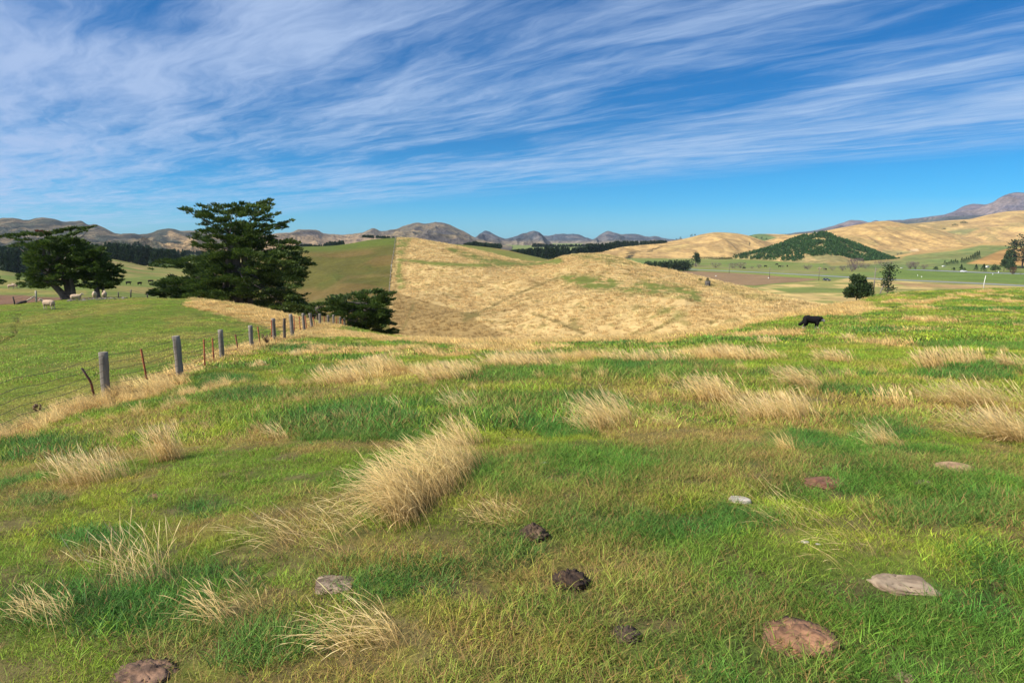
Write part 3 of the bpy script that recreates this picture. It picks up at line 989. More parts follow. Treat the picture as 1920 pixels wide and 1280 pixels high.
def colF5(X, Y, Z, px, py):
    n = fbm(X / 25, Y / 40, 4, 66)
    g = mixc(np.array([.12, .155, .045]), np.array([.17, .175, .055]), sst(n, .4, .65))
    gold = mixc(np.array([.40, .26, .095]), np.array([.30, .19, .07]), sst(n, .4, .6))
    g = mixc(g, gold, np.clip(sst(-(py - np.interp(px, [1640, 1690, 1714, 1790, 1841, 1890, 1960], [489, 481, 476, 466, 459.5, 461, 466])), -2, 2), 0, 1))
    g = mixc(g, gold, .8 * sst(-line_d(px, py, [(1690, 479), (1740, 473), (1790, 468), (1830, 460)]), -3, -1))
    g = mixc(g, gold * np.array([.95, .85, .75]), poly_soft(px, py, [(1813, 494), (1840, 485), (1870, 472), (1890, 466), (2000, 462), (2000, 500), (1860, 496)], 2))
    g = mixc(g, gold, .5 * poly_soft(px, py, [(1540, 490), (1640, 489), (1700, 478), (1690, 486), (1640, 495), (1560, 498)], 3))
    return g


hillF5.build('green_slope', 'green field sloping up to the golden hills', 'land', M_FAR, colF5, 420, 70)
hillF2 = Sheet([[(1330, 484.5, Yp(484.5)), (1380, 486, Yp(486)), (1430, 488, Yp(488)), (1500, 492.5, Yp(492.5)), (1560, 494, Yp(494)), (1620, 492.5, Yp(492.5)), (1700, 490.5, Yp(490.5)), (1730, 490, Yp(490))],
                [(1330, 484, 860), (1360, 483.5, 865), (1400, 477, 870), (1430, 470, 880), (1455, 462, 885), (1490, 449, 890), (1520, 441.5, 895), (1545, 438.5, 895), (1570, 447, 890), (1600, 457, 885), (1640, 473, 875), (1670, 485, 865), (1700, 489.5, 860), (1730, 490, 860)],
                [(1330, None, 1010, -27), (1730, None, 1010, -27)]], lambda X, Y: (fbm(X / 35, Y / 60, 3, 83) - .5) * 9)
hillF2.build('plantation_hill', 'cone shaped hill under young planted trees', 'hill', M_FAR,
             lambda X, Y, Z, px, py: mixc(np.array([.21, .18, .07]), np.array([.34, .24, .10]), sst(fbm(X / 14, Y / 20, 3, 86), .45, .65)), 360, 70)

# G: mountains
def col_mtn(a, b, c, seed, s=300.):
    a, b, c = (np.array(q) for q in (a, b, c))
    def f(X, Y, Z, px, py):
        n = ridged(X / s, Y / (s * 1.6), 5, seed); m = fbm(X / (s * .35), Y / (s * .6), 5, seed + 2)
        g = mixc(a, b, sst(m, .42, .6))
        return mixc(g, c, sst(n, .45, .75) * .8)
    return f


G1 = Sheet([[(-500, None, 900, -27), (100, None, 900, -27), (600, None, 900, -27)],
            [(-500, 468, 1300), (0, 466, 1300), (150, 468, 1300), (250, 470, 1300), (320, 470, 1300), (600, 474, 1300)],
            [(-500, 440, 1800), (0, 440, 1800), (120, 442, 1800), (200, 452, 1800), (250, 452, 1700), (300, 452, 1700), (360, 458, 1700), (600, 466, 1700)],
            [(-500, 405, 2500), (-200, 412, 2500), (0, 409.5, 2500), (30, 409, 2500), (47, 412, 2500), (65, 410, 2500), (77, 408, 2500), (99, 411, 2500), (119, 415, 2500), (150, 414, 2480), (166, 420.5, 2460), (180, 421.5, 2450), (198, 428.5, 2430), (228, 439, 2400), (237, 438, 2400), (265, 439, 2400), (287, 434.5, 2400), (315, 428.5, 2400), (336, 432.5, 2400), (368, 433, 2400), (430, 441, 2400), (500, 448, 2400), (600, 456, 2400)],
            [(-500, None, 3300, -30), (600, None, 3300, -30)]], gully(150, 300, 46, 103), rough=2.0)
G1.build('mountains', 'dark rugged mountains behind the left cypress', 'mountains', M_MTN,
         lambda X, Y, Z, px, py: mixc(col_mtn((.062, .064, .042), (.17, .13, .075), (.028, .034, .028), 104, 120)(X, Y, Z, px, py), np.array([.33, .22, .105]),
                                      np.maximum(sst(py + (fbm(X / 90, Y / 120, 3, 7) - .5) * 40, 450, 458) * sst(fbm(X / 70, Y / 90, 3, 9), .40, .5) * sst(px, 180, 215),
                                                 .8 * sst(-line_d(px, py, [(320, 438), (345, 450), (362, 452)]), -8, -3))), 560, 60)
G2 = Sheet([[(440, 470, 1500), (960, 470, 1500)],
            [(440, 455, 2100), (560, 450, 2100), (640, 449, 2100), (700, 447, 2100), (780, 440, 2100), (860, 448, 2100), (960, 462, 2100)],
            [(440, 442, 3200), (500, 440, 3200), (521, 437, 3200), (548, 435, 3200), (562, 430.4, 3200), (575, 430, 3200), (591, 430.4, 3200), (608, 438, 3200), (634, 440, 3200), (677, 437, 3200), (690, 431.5, 3200), (701, 428, 3200), (716, 433.5, 3200), (740, 429, 3200), (759, 423, 3200), (783, 417, 3200), (795, 418.6, 3200), (819, 416, 3200), (833, 418, 3200), (859, 429, 3200), (888, 443, 3200), (907, 450, 3200), (960, 460, 3200)],
            [(440, None, 4200, -30), (960, None, 4200, -30)]], gully(200, 420, 60, 113), rough=1.6)
G2.build('mountain_range', 'tan and violet mountain behind the straw hill', 'mountains', M_MTN,
         lambda X, Y, Z, px, py: mixc(col_mtn((.25, .185, .105), (.15, .122, .075), (.062, .056, .058), 114, 170)(X, Y, Z, px, py), np.array([.33, .225, .125]), sst(py, 437, 446) * sst(-px, -760, -680) * .75), 520, 60)
G3 = Sheet([[(840, 468, 2000), (1330, 468, 2000)],
            [(840, 452, 3600), (960, 455, 3600), (1100, 458, 3600), (1330, 455, 3600)],
            [(840, 452, 5200), (870, 447, 5200), (893, 443, 5200), (902, 437.5, 5200), (911, 433, 5200), (924, 438, 5200), (950, 446.5, 5200), (967, 443, 5200), (983, 437.5, 5200), (1000, 432.7, 5200), (1011, 435, 5200), (1022, 441.5, 5200), (1046, 439, 5200), (1083, 439, 5200), (1099, 445, 5200), (1110, 448.5, 5200), (1127, 438.6, 5200), (1140, 433, 5200), (1153, 436.4, 5200), (1166, 439.7, 5200), (1190, 439, 5200), (1217, 444, 5200), (1230, 442, 5200), (1243, 446, 5200), (1260, 447.5, 5200), (1290, 450, 5200), (1330, 452, 5200)],
            [(840, None, 6500, -30), (1330, None, 6500, -30)]], gully(280, 800, 125, 123), rough=2.2)
G3.build('blue_peaks', 'blue grey jagged peaks at the valley end', 'mountains', M_MTN,
         lambda X, Y, Z, px, py: mixc(col_mtn((.050, .062, .074), (.13, .118, .11), (.026, .036, .048), 124, 300)(X, Y, Z, px, py), np.array([.25, .19, .11]), sst(py, 449, 455) * .7), 520, 60)
G4 = Sheet([[(1400, 452, 3000), (2600, 452, 3000)],
            [(1400, 446, 4200), (1560, 438, 4200), (1660, 428, 4200), (1780, 416, 4200), (1920, 400, 4200), (2600, 400, 4200)],
            [(1400, 446, 6200), (1440, 441, 6200), (1485, 437.3, 6200), (1520, 433, 6200), (1552, 426, 6200), (1575, 419, 6200), (1597, 413, 6200), (1612, 412.6, 6200), (1631, 417, 6200), (1642, 413.4, 6200), (1655, 414, 6200), (1680, 413, 6200), (1725, 408.5, 6200), (1760, 404, 6200), (1785, 397.5, 6200), (1815, 384, 6200), (1828, 382, 6200), (1845, 383.5, 6200), (1860, 379.4, 6200), (1875, 370, 6200), (1890, 363.5, 6200), (1909, 360.6, 6200), (1925, 362, 6200), (2000, 352, 6200), (2200, 345, 6200), (2600, 360, 6200)],
            [(1400, None, 7600, -30), (2600, None, 7600, -30)]], gully(400, 900, 130, 133), rough=1.2)
G4.build('purple_range', 'high violet mountain range at the right', 'mountains', M_MTN,
         lambda X, Y, Z, px, py: mixc(col_mtn((.13, .105, .115), (.19, .145, .125), (.080, .075, .095), 134, 380)(X, Y, Z, px, py), np.array([.045, .06, .045]), sst(py - np.interp(px, [1485, 1680, 1780, 1860, 1920], [436, 414, 404, 402, 400]), -1, 3) * .8), 620, 60)
# ------------------------------------------------------------------ grass
def blades(base, L, az, lean, curl, w, lv=3, seed=0, twist=1.2, head=0.0):
    """curved tapering blades. base (n,3), the rest (n,) -> verts, tris, h, rnd"""
    rg = np.random.default_rng(seed)
    n = len(base)
    s = np.linspace(0, 1, lv + 1)
    d = np.stack([np.cos(az), np.sin(az)], 1)
    fa = az + np.pi / 2 + rg.normal(0, twist, n)
    side = np.stack([np.cos(fa), np.sin(fa), np.zeros(n)], 1)
    P = [base]
    for k in range(lv):
        a = lean + curl * (s[k] + s[k + 1]) / 2
        st = np.stack([d[:, 0] * np.sin(a), d[:, 1] * np.sin(a), np.cos(a)], 1) * (L / lv)[:, None]
        P.append(P[-1] + st)
    V = np.zeros((n, 2 * lv + 1, 3)); H = np.zeros((n, 2 * lv + 1))
    for k in range(lv):
        ww = w * ((1 - s[k]) ** 0.6 * (1 - head) + head * (0.45 + 1.6 * math.exp(-((s[k] - 0.84) / 0.13) ** 2)))
        V[:, 2 * k] = P[k] - side * (ww / 2)[:, None]
        V[:, 2 * k + 1] = P[k] + side * (ww / 2)[:, None]
        H[:, 2 * k:2 * k + 2] = s[k]
    V[:, -1] = P[-1]; H[:, -1] = 1
    t = []
    for k in range(lv - 1):
        a = 2 * k
        t += [[a, a + 1, a + 3], [a, a + 3, a + 2]]
    t += [[2 * lv - 2, 2 * lv - 1, 2 * lv]]
    T = (np.arange(n)[:, None, None] * (2 * lv + 1) + np.array(t)[None]).reshape(-1, 3)
    rnd = np.repeat(rg.random(n), 2 * lv + 1)
    return V.reshape(-1, 3), T, H.ravel(), rnd


def patch(name, n, Rr, L0, L1, w, lv, lean, curl, seed, mat, bias=None, spread=3.2, head=0.0):
    rg = np.random.default_rng(seed)
    r = Rr * np.sqrt(rg.random(n)); a = rg.random(n) * 2 * np.pi
    base = np.stack([r * np.cos(a), r * np.sin(a), np.full(n, -0.01)], 1)
    L = L0 + (L1 - L0) * rg.random(n) ** 1.4
    az = rg.random(n) * 2 * np.pi if bias is None else bias + rg.normal(0, spread, n)
    V, T, h, rd = blades(base, L, az, np.abs(rg.normal(lean, 0.25, n)), np.abs(rg.normal(curl, 0.3, n)), w * (0.7 + 0.6 * rg.random(n)), lv, seed + 1, head=head)
    me = mesh_np(name, V, T, {'h': h, 'rnd': rd}, False, [mat])
    return bpy.data.objects.new(name, me)


def mat_grass(name, straw):
    m, t, out = new_mat(name)
    ti = t.add('ShaderNodeAttribute', attribute_name='tint', attribute_type='INSTANCER').outputs['Color']
    dr = t.add('ShaderNodeAttribute', attribute_name='dry', attribute_type='INSTANCER').outputs['Fac']
    h = t.add('ShaderNodeAttribute', attribute_name='h').outputs['Fac']
    rn = t.add('ShaderNodeAttribute', attribute_name='rnd').outputs['Fac']
    r2 = t.math('FRACT', t.math('MULTIPLY', rn, 7.313))
    f = t.math('ADD', t.math('MULTIPLY', rn, 1.15), 0.42)
    c = t.mix(1.0, ti, t.comb(f, f, f), 'MULTIPLY')
    if straw:
        root = t.mix(1.0, c, (0.78, 0.68, 0.55), 'MULTIPLY')
        c = t.mix(t.smooth(h, 0.0, 0.55), root, c)
        c = t.mix(t.math('MULTIPLY', t.smooth(h, 0.6, 1.0), 0.35), c, (0.78, 0.60, 0.30))
    else:
        yel = t.mix(1.0, c, (1.30, 1.12, 0.85), 'MULTIPLY')
        c = t.mix(t.math('MULTIPLY', t.smooth(h, 0.25, 1.0), 0.6), c, yel)
        isd = t.math('LESS_THAN', r2, dr)
        c = t.mix(isd, c, t.mix(rn, (0.42, 0.28, 0.10), (0.32, 0.18, 0.060)))
    leafy(t, out, c, 0.32, 0.6, 0.2, 0.50 if straw else 0.34)
    return m


M_TURF = mat_grass('turf_blades', False)
M_STRAW = mat_grass('straw_blades', True)
WIND = math.pi - 0.15     # blown to the left


def scatter(name, P, rz, scl, idx, tint, dry, protos, label, cat, tilt=None):
    """one object whose node tree sets a clump on every point"""
    src = bpy.data.collections.new(name + '_clumps')
    for k, o in enumerate(protos):
        o.name = '%s_clump_%02d' % (name, k)
        src.objects.link(o)
    n = len(P)
    me = bpy.data.meshes.new(name)
    me.vertices.add(n)
    me.vertices.foreach_set('co', np.ascontiguousarray(P, np.float32).ravel())
    rot = np.zeros((n, 3), np.float32); rot[:, 2] = rz
    if tilt is not None:
        rot[:, :2] = tilt
    if scl.ndim == 1:
        scl = np.repeat(scl[:, None], 3, 1)
    me.attributes.new('rot', 'FLOAT_VECTOR', 'POINT').data.foreach_set('vector', rot.ravel())
    me.attributes.new('scl', 'FLOAT_VECTOR', 'POINT').data.foreach_set('vector', np.ascontiguousarray(scl, np.float32).ravel())
    me.attributes.new('idx', 'INT', 'POINT').data.foreach_set('value', np.asarray(idx, np.int32))
    me.attributes.new('dry', 'FLOAT', 'POINT').data.foreach_set('value', np.asarray(dry, np.float32))
    me.attributes.new('tint', 'FLOAT_COLOR', 'POINT').data.foreach_set('color', np.concatenate([tint, np.ones((n, 1))], 1).astype(np.float32).ravel())
    o = link(name, me)
    ng = bpy.data.node_groups.new(name, 'GeometryNodeTree')
    ng.interface.new_socket('Geometry', in_out='INPUT', socket_type='NodeSocketGeometry')
    ng.interface.new_socket('Geometry', in_out='OUTPUT', socket_type='NodeSocketGeometry')
    N = ng.nodes; Lk = ng.links
    gi = N.new('NodeGroupInput'); go = N.new('NodeGroupOutput')
    ci = N.new('GeometryNodeCollectionInfo')
    ci.inputs['Collection'].default_value = src
    ci.inputs['Separate Children'].default_value = True
    ci.inputs['Reset Children'].default_value = True
    ip = N.new('GeometryNodeInstanceOnPoints')
    ip.inputs['Pick Instance'].default_value = True

    def na(nm, typ):
        q = N.new('GeometryNodeInputNamedAttribute')
        q.data_type = typ
        q.inputs['Name'].default_value = nm
        return next(s for s in q.outputs if s.enabled and s.name == 'Attribute')
    er = N.new('FunctionNodeEulerToRotation')
    Lk.new(na('rot', 'FLOAT_VECTOR'), er.inputs[0])
    Lk.new(gi.outputs[0], ip.inputs['Points'])
    Lk.new(ci.outputs[0], ip.inputs['Instance'])
    Lk.new(na('idx', 'INT'), ip.inputs['Instance Index'])
    Lk.new(er.outputs[0], ip.inputs['Rotation'])
    Lk.new(na('scl', 'FLOAT_VECTOR'), ip.inputs['Scale'])
    Lk.new(ip.outputs[0], go.inputs[0])
    md = o.modifiers.new('scatter', 'NODES')
    md.node_group = ng
    return tag(o, label, cat, kind='stuff')


BARE = []   # (x, y, radius): rocks, dung and earth where no grass grows


def bare_cut(X, Y):
    k = np.ones(len(X), bool)
    for x, y, r in BARE:
        k &= np.hypot(X - x, Y - y) > r
    return k


def wedge(rg, y0, y1, dens, um=0.86):
    n = int(dens * (um * (y1 ** 2 - y0 ** 2) + 3.2 * (y1 - y0)))
    # even cover, with a strip beyond each edge of the photo as well
    g = np.linspace(y0, y1, 400)
    cdf = um * (g ** 2 - y0 ** 2) + 3.2 * (g - y0)
    Y = np.interp(rg.random(n) * cdf[-1], cdf, g)
    X = (rg.random(n) * 2 - 1) * (um * Y + 1.6)
    return X, Y


def build_turf():
    rg = np.random.default_rng(4)
    protos = []
    # short turf / lush / thatch for three distances
    spec = [('near', 230, .14, .020, .058, .0029, 2, .5, .7), ('near', 230, .14, .020, .066, .0029, 2, .55, .8), ('near', 230, .14, .018, .050, .0028, 2, .5, .6),
            ('lush', 200, .16, .045, .115, .0037, 3, .4, 1.0), ('lush', 200, .16, .04, .10, .0035, 3, .4, 1.0),
            ('thatch', 120, .17, .05, .13, .0024, 2, 1.2, .25), ('thatch', 120, .17, .04, .11, .0024, 2, 1.05, .4),
            ('mid', 150, .30, .035, .09, .0075, 2, .45, .5), ('mid', 150, .30, .035, .085, .0075, 2, .55, .5), ('midlush', 150, .30, .07, .16, .009, 2, .4, .7), ('midthatch', 110, .3, .05, .13, .006, 2, 1.0, .3),
            ('far', 120, .65, .04, .10, .024, 2, .45, .5), ('far', 120, .65, .04, .10, .024, 2, .55, .5), ('farlush', 120, .65, .08, .16, .026, 2, .4, .6)]
    spec += [('clover', 70, .12, .012, .030, .0095, 2, 1.0, .5), ('clover', 60, .10, .015, .040, .012, 2, .9, .6)]
    for k, sp in enumerate(spec):
        protos.append(patch('turf', sp[1], sp[2], sp[3], sp[4], sp[5], sp[6], sp[7], sp[8], 100 + k, M_TURF))
    A = []
    for y0, y1, dens, um, sets in ((1.3, 7.0, 112, .90, ((0, 3), (3, 5), (5, 7))), (6.6, 20, 22, .86, ((7, 9), (9, 10), (10, 11))), (19, 76, 4.2, .82, ((11, 13), (13, 14), (11, 13)))):
        X, Y = wedge(rg, y0, y1, dens, um)
        k = bare_cut(X, Y)
        if y1 > 40:
            qx, qy = px_of(X, Y, H0s(X, Y))
            k &= ~((line_d(qx, qy, TRAIL) < 2.2) & (X < 0))
        X, Y = X[k], Y[k]
        c, lush, dry, st, bey = colour0(X, Y)
        r = rg.random(len(X))
        isl = r < lush * 1.15
        ist = (~isl) & (r > 1 - dry * 0.62)
        idx = np.where(isl, rg.integers(sets[1][0], sets[1][1], len(X)), np.where(ist, rg.integers(sets[2][0], sets[2][1], len(X)), rg.integers(sets[0][0], sets[0][1], len(X))))
        if y0 < 6:
            isc = (~isl) & (rg.random(len(X)) < .09 * sst(fbm(X / .8, Y / .8, 2, 171), .4, .65))
            idx = np.where(isc, rg.integers(14, 16, len(X)), idx)
            c = np.where(isc[:, None], np.array([.055, .125, .022]), c)
        scl_near = .82 if y0 < 6 else 1.0
        c = np.where(ist[:, None], mixc(c, np.array([.26, .18, .075]), .55), c)
        jit = rg.normal(1, .22, (len(X), 1)) * (1 + rg.normal(0, .05, (len(X), 3)))
        scl = scl_near * (0.75 + 0.6 * rg.random(len(X))) * (1 + 0.25 * (fbm(X / .9, Y / .9, 2, 3) - .5)) * (1 - 0.28 * bey)
        A.append((np.stack([X, Y, H0(X, Y)], 1), rg.random(len(X)) * 6.28, scl, idx, np.clip(c * 1.80 * jit, .005, .8), np.clip(0.07 + dry * 0.52 + st * .5, 0, .9)))
    P, rz, scl, idx, tint, dry = (np.concatenate(q) for q in zip(*A))
    scatter('grass', P, rz, scl, idx, tint, dry, protos, 'short green pasture grass with dry thatch across the paddock', 'grass')


def build_straw():
    rg = np.random.default_rng(9)
    protos = []
    for k in range(4):
        protos.append(patch('straw', 130, .16, .22, .52, .0048, 4, .25, .95, 200 + k, M_STRAW, WIND, .55, head=.5))
    for k in range(4):
        protos.append(patch('straw', 90, .40, .22, .50, .020, 3, .25, .85, 220 + k, M_STRAW, WIND, .6))
    A = []
    for y0, y1, dens, um, lo, hi in ((5.5, 17, 17, .84, 0, 4), (16, 66, 5.5, .82, 4, 8)):
        X, Y = wedge(rg, y0, y1, dens, um)
        c, lush, dry, st, bey = colour0(X, Y)
        k = rg.random(len(X)) < st * .8
        # thin dry stems through the rest
        k2 = (~k) & (rg.random(len(X)) < 0.022 + 0.04 * dry) & (bey < .5)
        sc = np.where(k, .42 + .55 * rg.random(len(X)) * (0.4 + .6 * st), .30 + .3 * rg.random(len(X)))
        kk = k | k2
        X, Y, sc = X[kk], Y[kk], sc[kk]
        n = len(X)
        c = mixc(np.array([.78, .55, .21]), np.array([.64, .42, .14]), rg.random(n)) * rg.normal(1, .1, (n, 1))
        A.append((np.stack([X, Y, H0(X, Y)], 1), rg.normal(0, .35, n), sc, rg.integers(lo, hi, n), np.clip(c, .02, .8), np.zeros(n)))
    P, rz, scl, idx, tint, dry = (np.concatenate(q) for q in zip(*A))
    scatter('dry_grass', P, rz, scl, idx, tint, dry, protos, 'wind blown straw grass along the fence and the brow', 'dry grass')


def build_hill_grass():
    rg = np.random.default_rng(19)
    protos = [patch('hill', 46, .55, .22, .62, .045, 2, .3, .7, 300 + k, M_STRAW, WIND, .9) for k in range(5)]
    n = 60000
    Y = np.sqrt(rg.random(n) * (222 ** 2 - 60 ** 2) + 60 ** 2)
    X = (-.19 + rg.random(n) * .80) * Y
    u = X / Y
    k = (u > hillB.u0) & (u < hillB.u1)
    X, Y = X[k], Y[k]
    Ys, Zs = hillB.cols(X / Y)
    k = (Y < Ys[2] + 2) & (Y > Ys[0])
    X, Y = X[k], Y[k]
    Z = hillB.z(X, Y)
    px, py = px_of(X, Y, Z)
    clump = fbm(X / 1.3, Y / 1.3, 3, 301)
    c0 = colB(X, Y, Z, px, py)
    lum = c0 @ np.array([.3, .6, .1])
    k = (px > fb(py) + 1.0) & (rg.random(len(X)) < sst(clump, .12, .50)) & (rg.random(len(X)) < sst(lum, .14, .24) + .06)
    X, Y, Z, px, py = X[k], Y[k], Z[k], px[k], py[k]
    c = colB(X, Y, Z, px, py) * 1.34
    green = sst(c[:, 1] - c[:, 0] * .82, 0, .03)
    m = len(X)
    sc = (.38 + .62 * rg.random(m) ** 1.5) * (1 - .62 * green)
    c = c * (.90 + .28 * sst(fbm(X / 1.7, Y / 1.7, 3, 305), .3, .7))[:, None] * rg.normal(1, .12, (m, 1))
    scatter('hill_dry_grass', np.stack([X, Y, Z - .03], 1), rg.normal(0, .5, m), sc, rg.integers(0, 5, m), np.clip(c, .02, .8), np.zeros(m), protos,
            'rough straw tussocks covering the golden hill', 'dry grass')


# ---- single tussocks you can point at: own object each
def mat_tuft():
    m, t, out = new_mat('tussock_straw')
    c = t.add('ShaderNodeAttribute', attribute_name='col').outputs['Color']
    leafy(t, out, c, 0.32, 0.5, 0.25, 0.5)
    return m


M_TUFT = mat_tuft()


def tussock(pts, label, height, n, spread=.10, w=.0045, lean=.22, curl=1.0, seed=0, pale=0.0, grn=0.0, az=WIND, azs=.38, head=.65):
    """pts: photo pixels along the foot of the clump; height in metres"""
    rg = np.random.default_rng(seed + 900)
    Q = np.array([gp(*p) for p in pts])
    c0 = Q.mean(0)
    if w < .007:
        n = int(n * 1.35); w *= .70
    t = rg.random(n) * (len(Q) - 1)
    i = np.minimum(t.astype(int), len(Q) - 2) if len(Q) > 1 else np.zeros(n, int)
    b = Q[i] + (Q[np.minimum(i + 1, len(Q) - 1)] - Q[i]) * (t - i)[:, None] if len(Q) > 1 else np.repeat(Q, n, 0)
    cl = rg.normal(0, 1, (max(4, n // 45), 2))[rg.integers(0, max(4, n // 45), n)]
    b[:, :2] += cl * spread * .75 + rg.normal(0, spread * .35, (n, 2))
    b[:, 2] = H0(b[:, 0], b[:, 1]) - .01
    L = height * 1.25 * (.45 + .65 * rg.random(n))
    V, T, h, rd = blades(b - c0, L, az + rg.normal(0, azs, n) - (b[:, 0] - c0[0]) * 0, np.abs(rg.normal(lean, .16, n)), np.abs(rg.normal(curl, .3, n)), w * (.7 + .6 * rg.random(n)), 6, seed, 1.2, head)
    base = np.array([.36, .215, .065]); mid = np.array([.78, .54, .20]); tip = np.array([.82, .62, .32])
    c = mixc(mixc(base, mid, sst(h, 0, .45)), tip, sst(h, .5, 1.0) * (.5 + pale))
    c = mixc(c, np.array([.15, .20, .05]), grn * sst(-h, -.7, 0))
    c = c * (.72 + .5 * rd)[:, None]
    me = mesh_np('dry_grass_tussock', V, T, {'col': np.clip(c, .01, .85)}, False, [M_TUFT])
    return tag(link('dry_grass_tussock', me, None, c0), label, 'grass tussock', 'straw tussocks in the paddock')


def build_tussocks():
    tussock([(752, 990), (775, 960), (810, 935), (855, 905), (893, 874)], 'largest golden tussock, a long wind bent clump in the near middle', .39, 1600, .095, seed=1, curl=1.4, lean=.24, azs=.6, w=.0042)
    tussock([(610, 1035), (655, 1000), (690, 960)], 'loose pale tussock just left of the largest golden one', .34, 62, .11, .004, .5, .9, 2, .3)
    tussock([(560, 1015), (520, 1030)], 'thin pale bent stalks over a dark green patch', .30, 34, .08, .004, .7, .8, 3, .5)
    tussock([(215, 1105), (260, 1100), (320, 1090)], 'sparse upright yellow stalks above lush near grass', .30, 90, .11, .004, .25, .7, 4, .3, .3, azs=.9)
    tussock([(640, 1215), (720, 1195), (770, 1190)], 'sparse drooping pale stalks below the brown flat rock', .24, 120, .09, .004, .5, 1.3, 5, .4)
    tussock([(105, 1165), (90, 1150)], 'brown withered low clump near the bottom left', .14, 120, .10, .003, .5, .9, 6)
    tussock([(1120, 808), (1150, 802), (1190, 785)], 'feathery clump in mid paddock with long tips to its left', .35, 340, .13, .006, .28, .9, 7, .2)
    tussock([(1300, 748), (1340, 748), (1365, 752)], 'bushy tussock left of the wide straw clump', .34, 520, .18, .007, .2, .85, 8)
    tussock([(1400, 785), (1440, 788), (1480, 788), (1510, 782)], 'wide straw clump right of centre with wispy upright tips', .31, 620, .17, .0065, .25, .8, 9, .2)
    tussock([(1490, 725), (1535, 728)], 'leaning flattened tussock above the wide straw clump', .34, 420, .20, .008, .55, .8, 10)
    tussock([(1800, 752), (1850, 758), (1915, 760)], 'long straw tussock swept flat at the right edge', .32, 850, .20, .006, .65, .6, 11, .2)
    tussock([(1870, 825), (1925, 830)], 'big pale tussock low at the right edge', .33, 650, .16, .0055, .6, .6, 12, .25)
    tussock([(625, 720), (655, 718), (690, 716)], 'rounded straw tussock nearest the fence side of the band', .34, 520, .22, .008, .2, .8, 13)
    tussock([(700, 698), (735, 695)], 'straw tussock just right of the rounded one', .34, 420, .25, .010, .2, .8, 14)
    tussock([(810, 715), (845, 712)], 'small straw tussock standing in front of the straw band', .32, 420, .20, .009, .35, .8, 15)
    tussock([(865, 700), (890, 700)], 'squat straw tussock beside the small one before the band', .28, 300, .2, .009, .35, .8, 16)
    tussock([(925, 688), (985, 690), (1035, 686)], 'broad straw tussock in the middle of the band', .33, 680, .26, .011, .3, .75, 17)
    tussock([(1170, 678), (1225, 680), (1285, 676)], 'broad straw tussock in the band right of centre', .30, 600, .26, .011, .3, .75, 18)
    tussock([(1325, 674), (1380, 676), (1425, 674)], 'long low straw tussock below the dog slope', .30, 700, .26, .011, .3, .75, 19)
    tussock([(1740, 692), (1765, 692)], 'upright tuft, leftmost of the three on the right slope', .38, 380, .16, .009, .25, .7, 20)
    tussock([(1785, 684), (1805, 682)], 'middle tuft of the three on the right slope', .34, 330, .18, .009, .3, .7, 21)
    tussock([(1835, 680), (1842, 679)], 'small tuft, rightmost of the three on the right slope', .28, 160, .15, .009, .3, .7, 22)
    tussock([(1555, 678), (1600, 680)], 'low straw tuft between the dog and the wide straw clump', .28, 380, .22, .010, .4, .7, 23)
    tussock([(1435, 645), (1452, 645)], 'little straw tuft just left below the dog', .26, 200, .2, .013, .3, .7, 24)
    tussock([(1585, 638), (1600, 637)], 'little straw tuft right of the dog', .24, 200, .2, .013, .5, .7, 25)
    tussock([(1905, 690), (1920, 692)], 'straw tuft cut by the right edge below the brow', .34, 260, .2, .009, .5, .7, 26)
    tussock([(855, 775), (890, 775)], 'thin pale stalks behind the largest golden tussock', .32, 130, .10, .005, .35, .8, 27, .4)
    tussock([(752, 772), (757, 772)], 'single slim tuft of stalks in the mid paddock', .22, 26, .03, .006, .3, .9, 28, .4)
    tussock([(305, 868), (330, 862)], 'lone upright tuft on the left of the paddock', .30, 260, .08, .0055, .12, .6, 29)
    tussock([(130, 905), (175, 905), (220, 900)], 'ragged wide tuft left of the lone upright tuft', .26, 330, .12, .005, .25, .7, 30, .2, .1)
    tussock([(485, 690), (497, 689)], 'tiny straw tuft beside the fence line', .22, 160, .14, .010, .2, .7, 31)
    tussock([(520, 822), (530, 826)], 'short dry tuft beside a lush strip', .20, 60, .07, .005, .35, .8, 32)
    tussock([(1630, 835), (1660, 838)], 'faint loose tuft of fine stalks on the right', .26, 90, .10, .0045, .55, .7, 33, .2)
    tussock([(1680, 760), (1690, 760)], 'compact upright tuft between larger clumps on the right', .22, 160, .10, .007, .15, .6, 34)
    tussock([(545, 668), (560, 666)], 'low straw tuft on the near side of the fence brow', .24, 200, .2, .011, .3, .7, 35)
    tussock([(865, 838), (880, 835)], 'brownish tuft right behind the largest tussock', .26, 140, .08, .005, .2, .7, 36)
    tussock([(1090, 812), (1105, 808)], 'faint stalks left of the feathery clump', .24, 60, .10, .005, .5, .8, 37, .3)
    tussock([(1250, 800), (1262, 798)], 'small bowed tuft right of the feathery clump', .22, 60, .08, .005, .6, .9, 38)
    tussock([(420, 1175), (450, 1160)], 'dry brown stems beside the lush near grass', .20, 90, .09, .004, .4, .9, 39)
    tussock([(940, 972), (985, 975)], 'flattened dry clump right of the largest tussock', .15, 120, .09, .0035, .8, .6, 40)
    tussock([(1470, 1005), (1540, 985)], 'scattered bent stalks behind the cracked flat stone', .30, 34, .16, .004, .5, .7, 41, .1, .2)
    tussock([(1590, 1040), (1650, 1060)], 'arched yellow stalks above the cracked flat stone', .28, 34, .14, .004, .6, .8, 42, .1, .2)


build_tussocks()
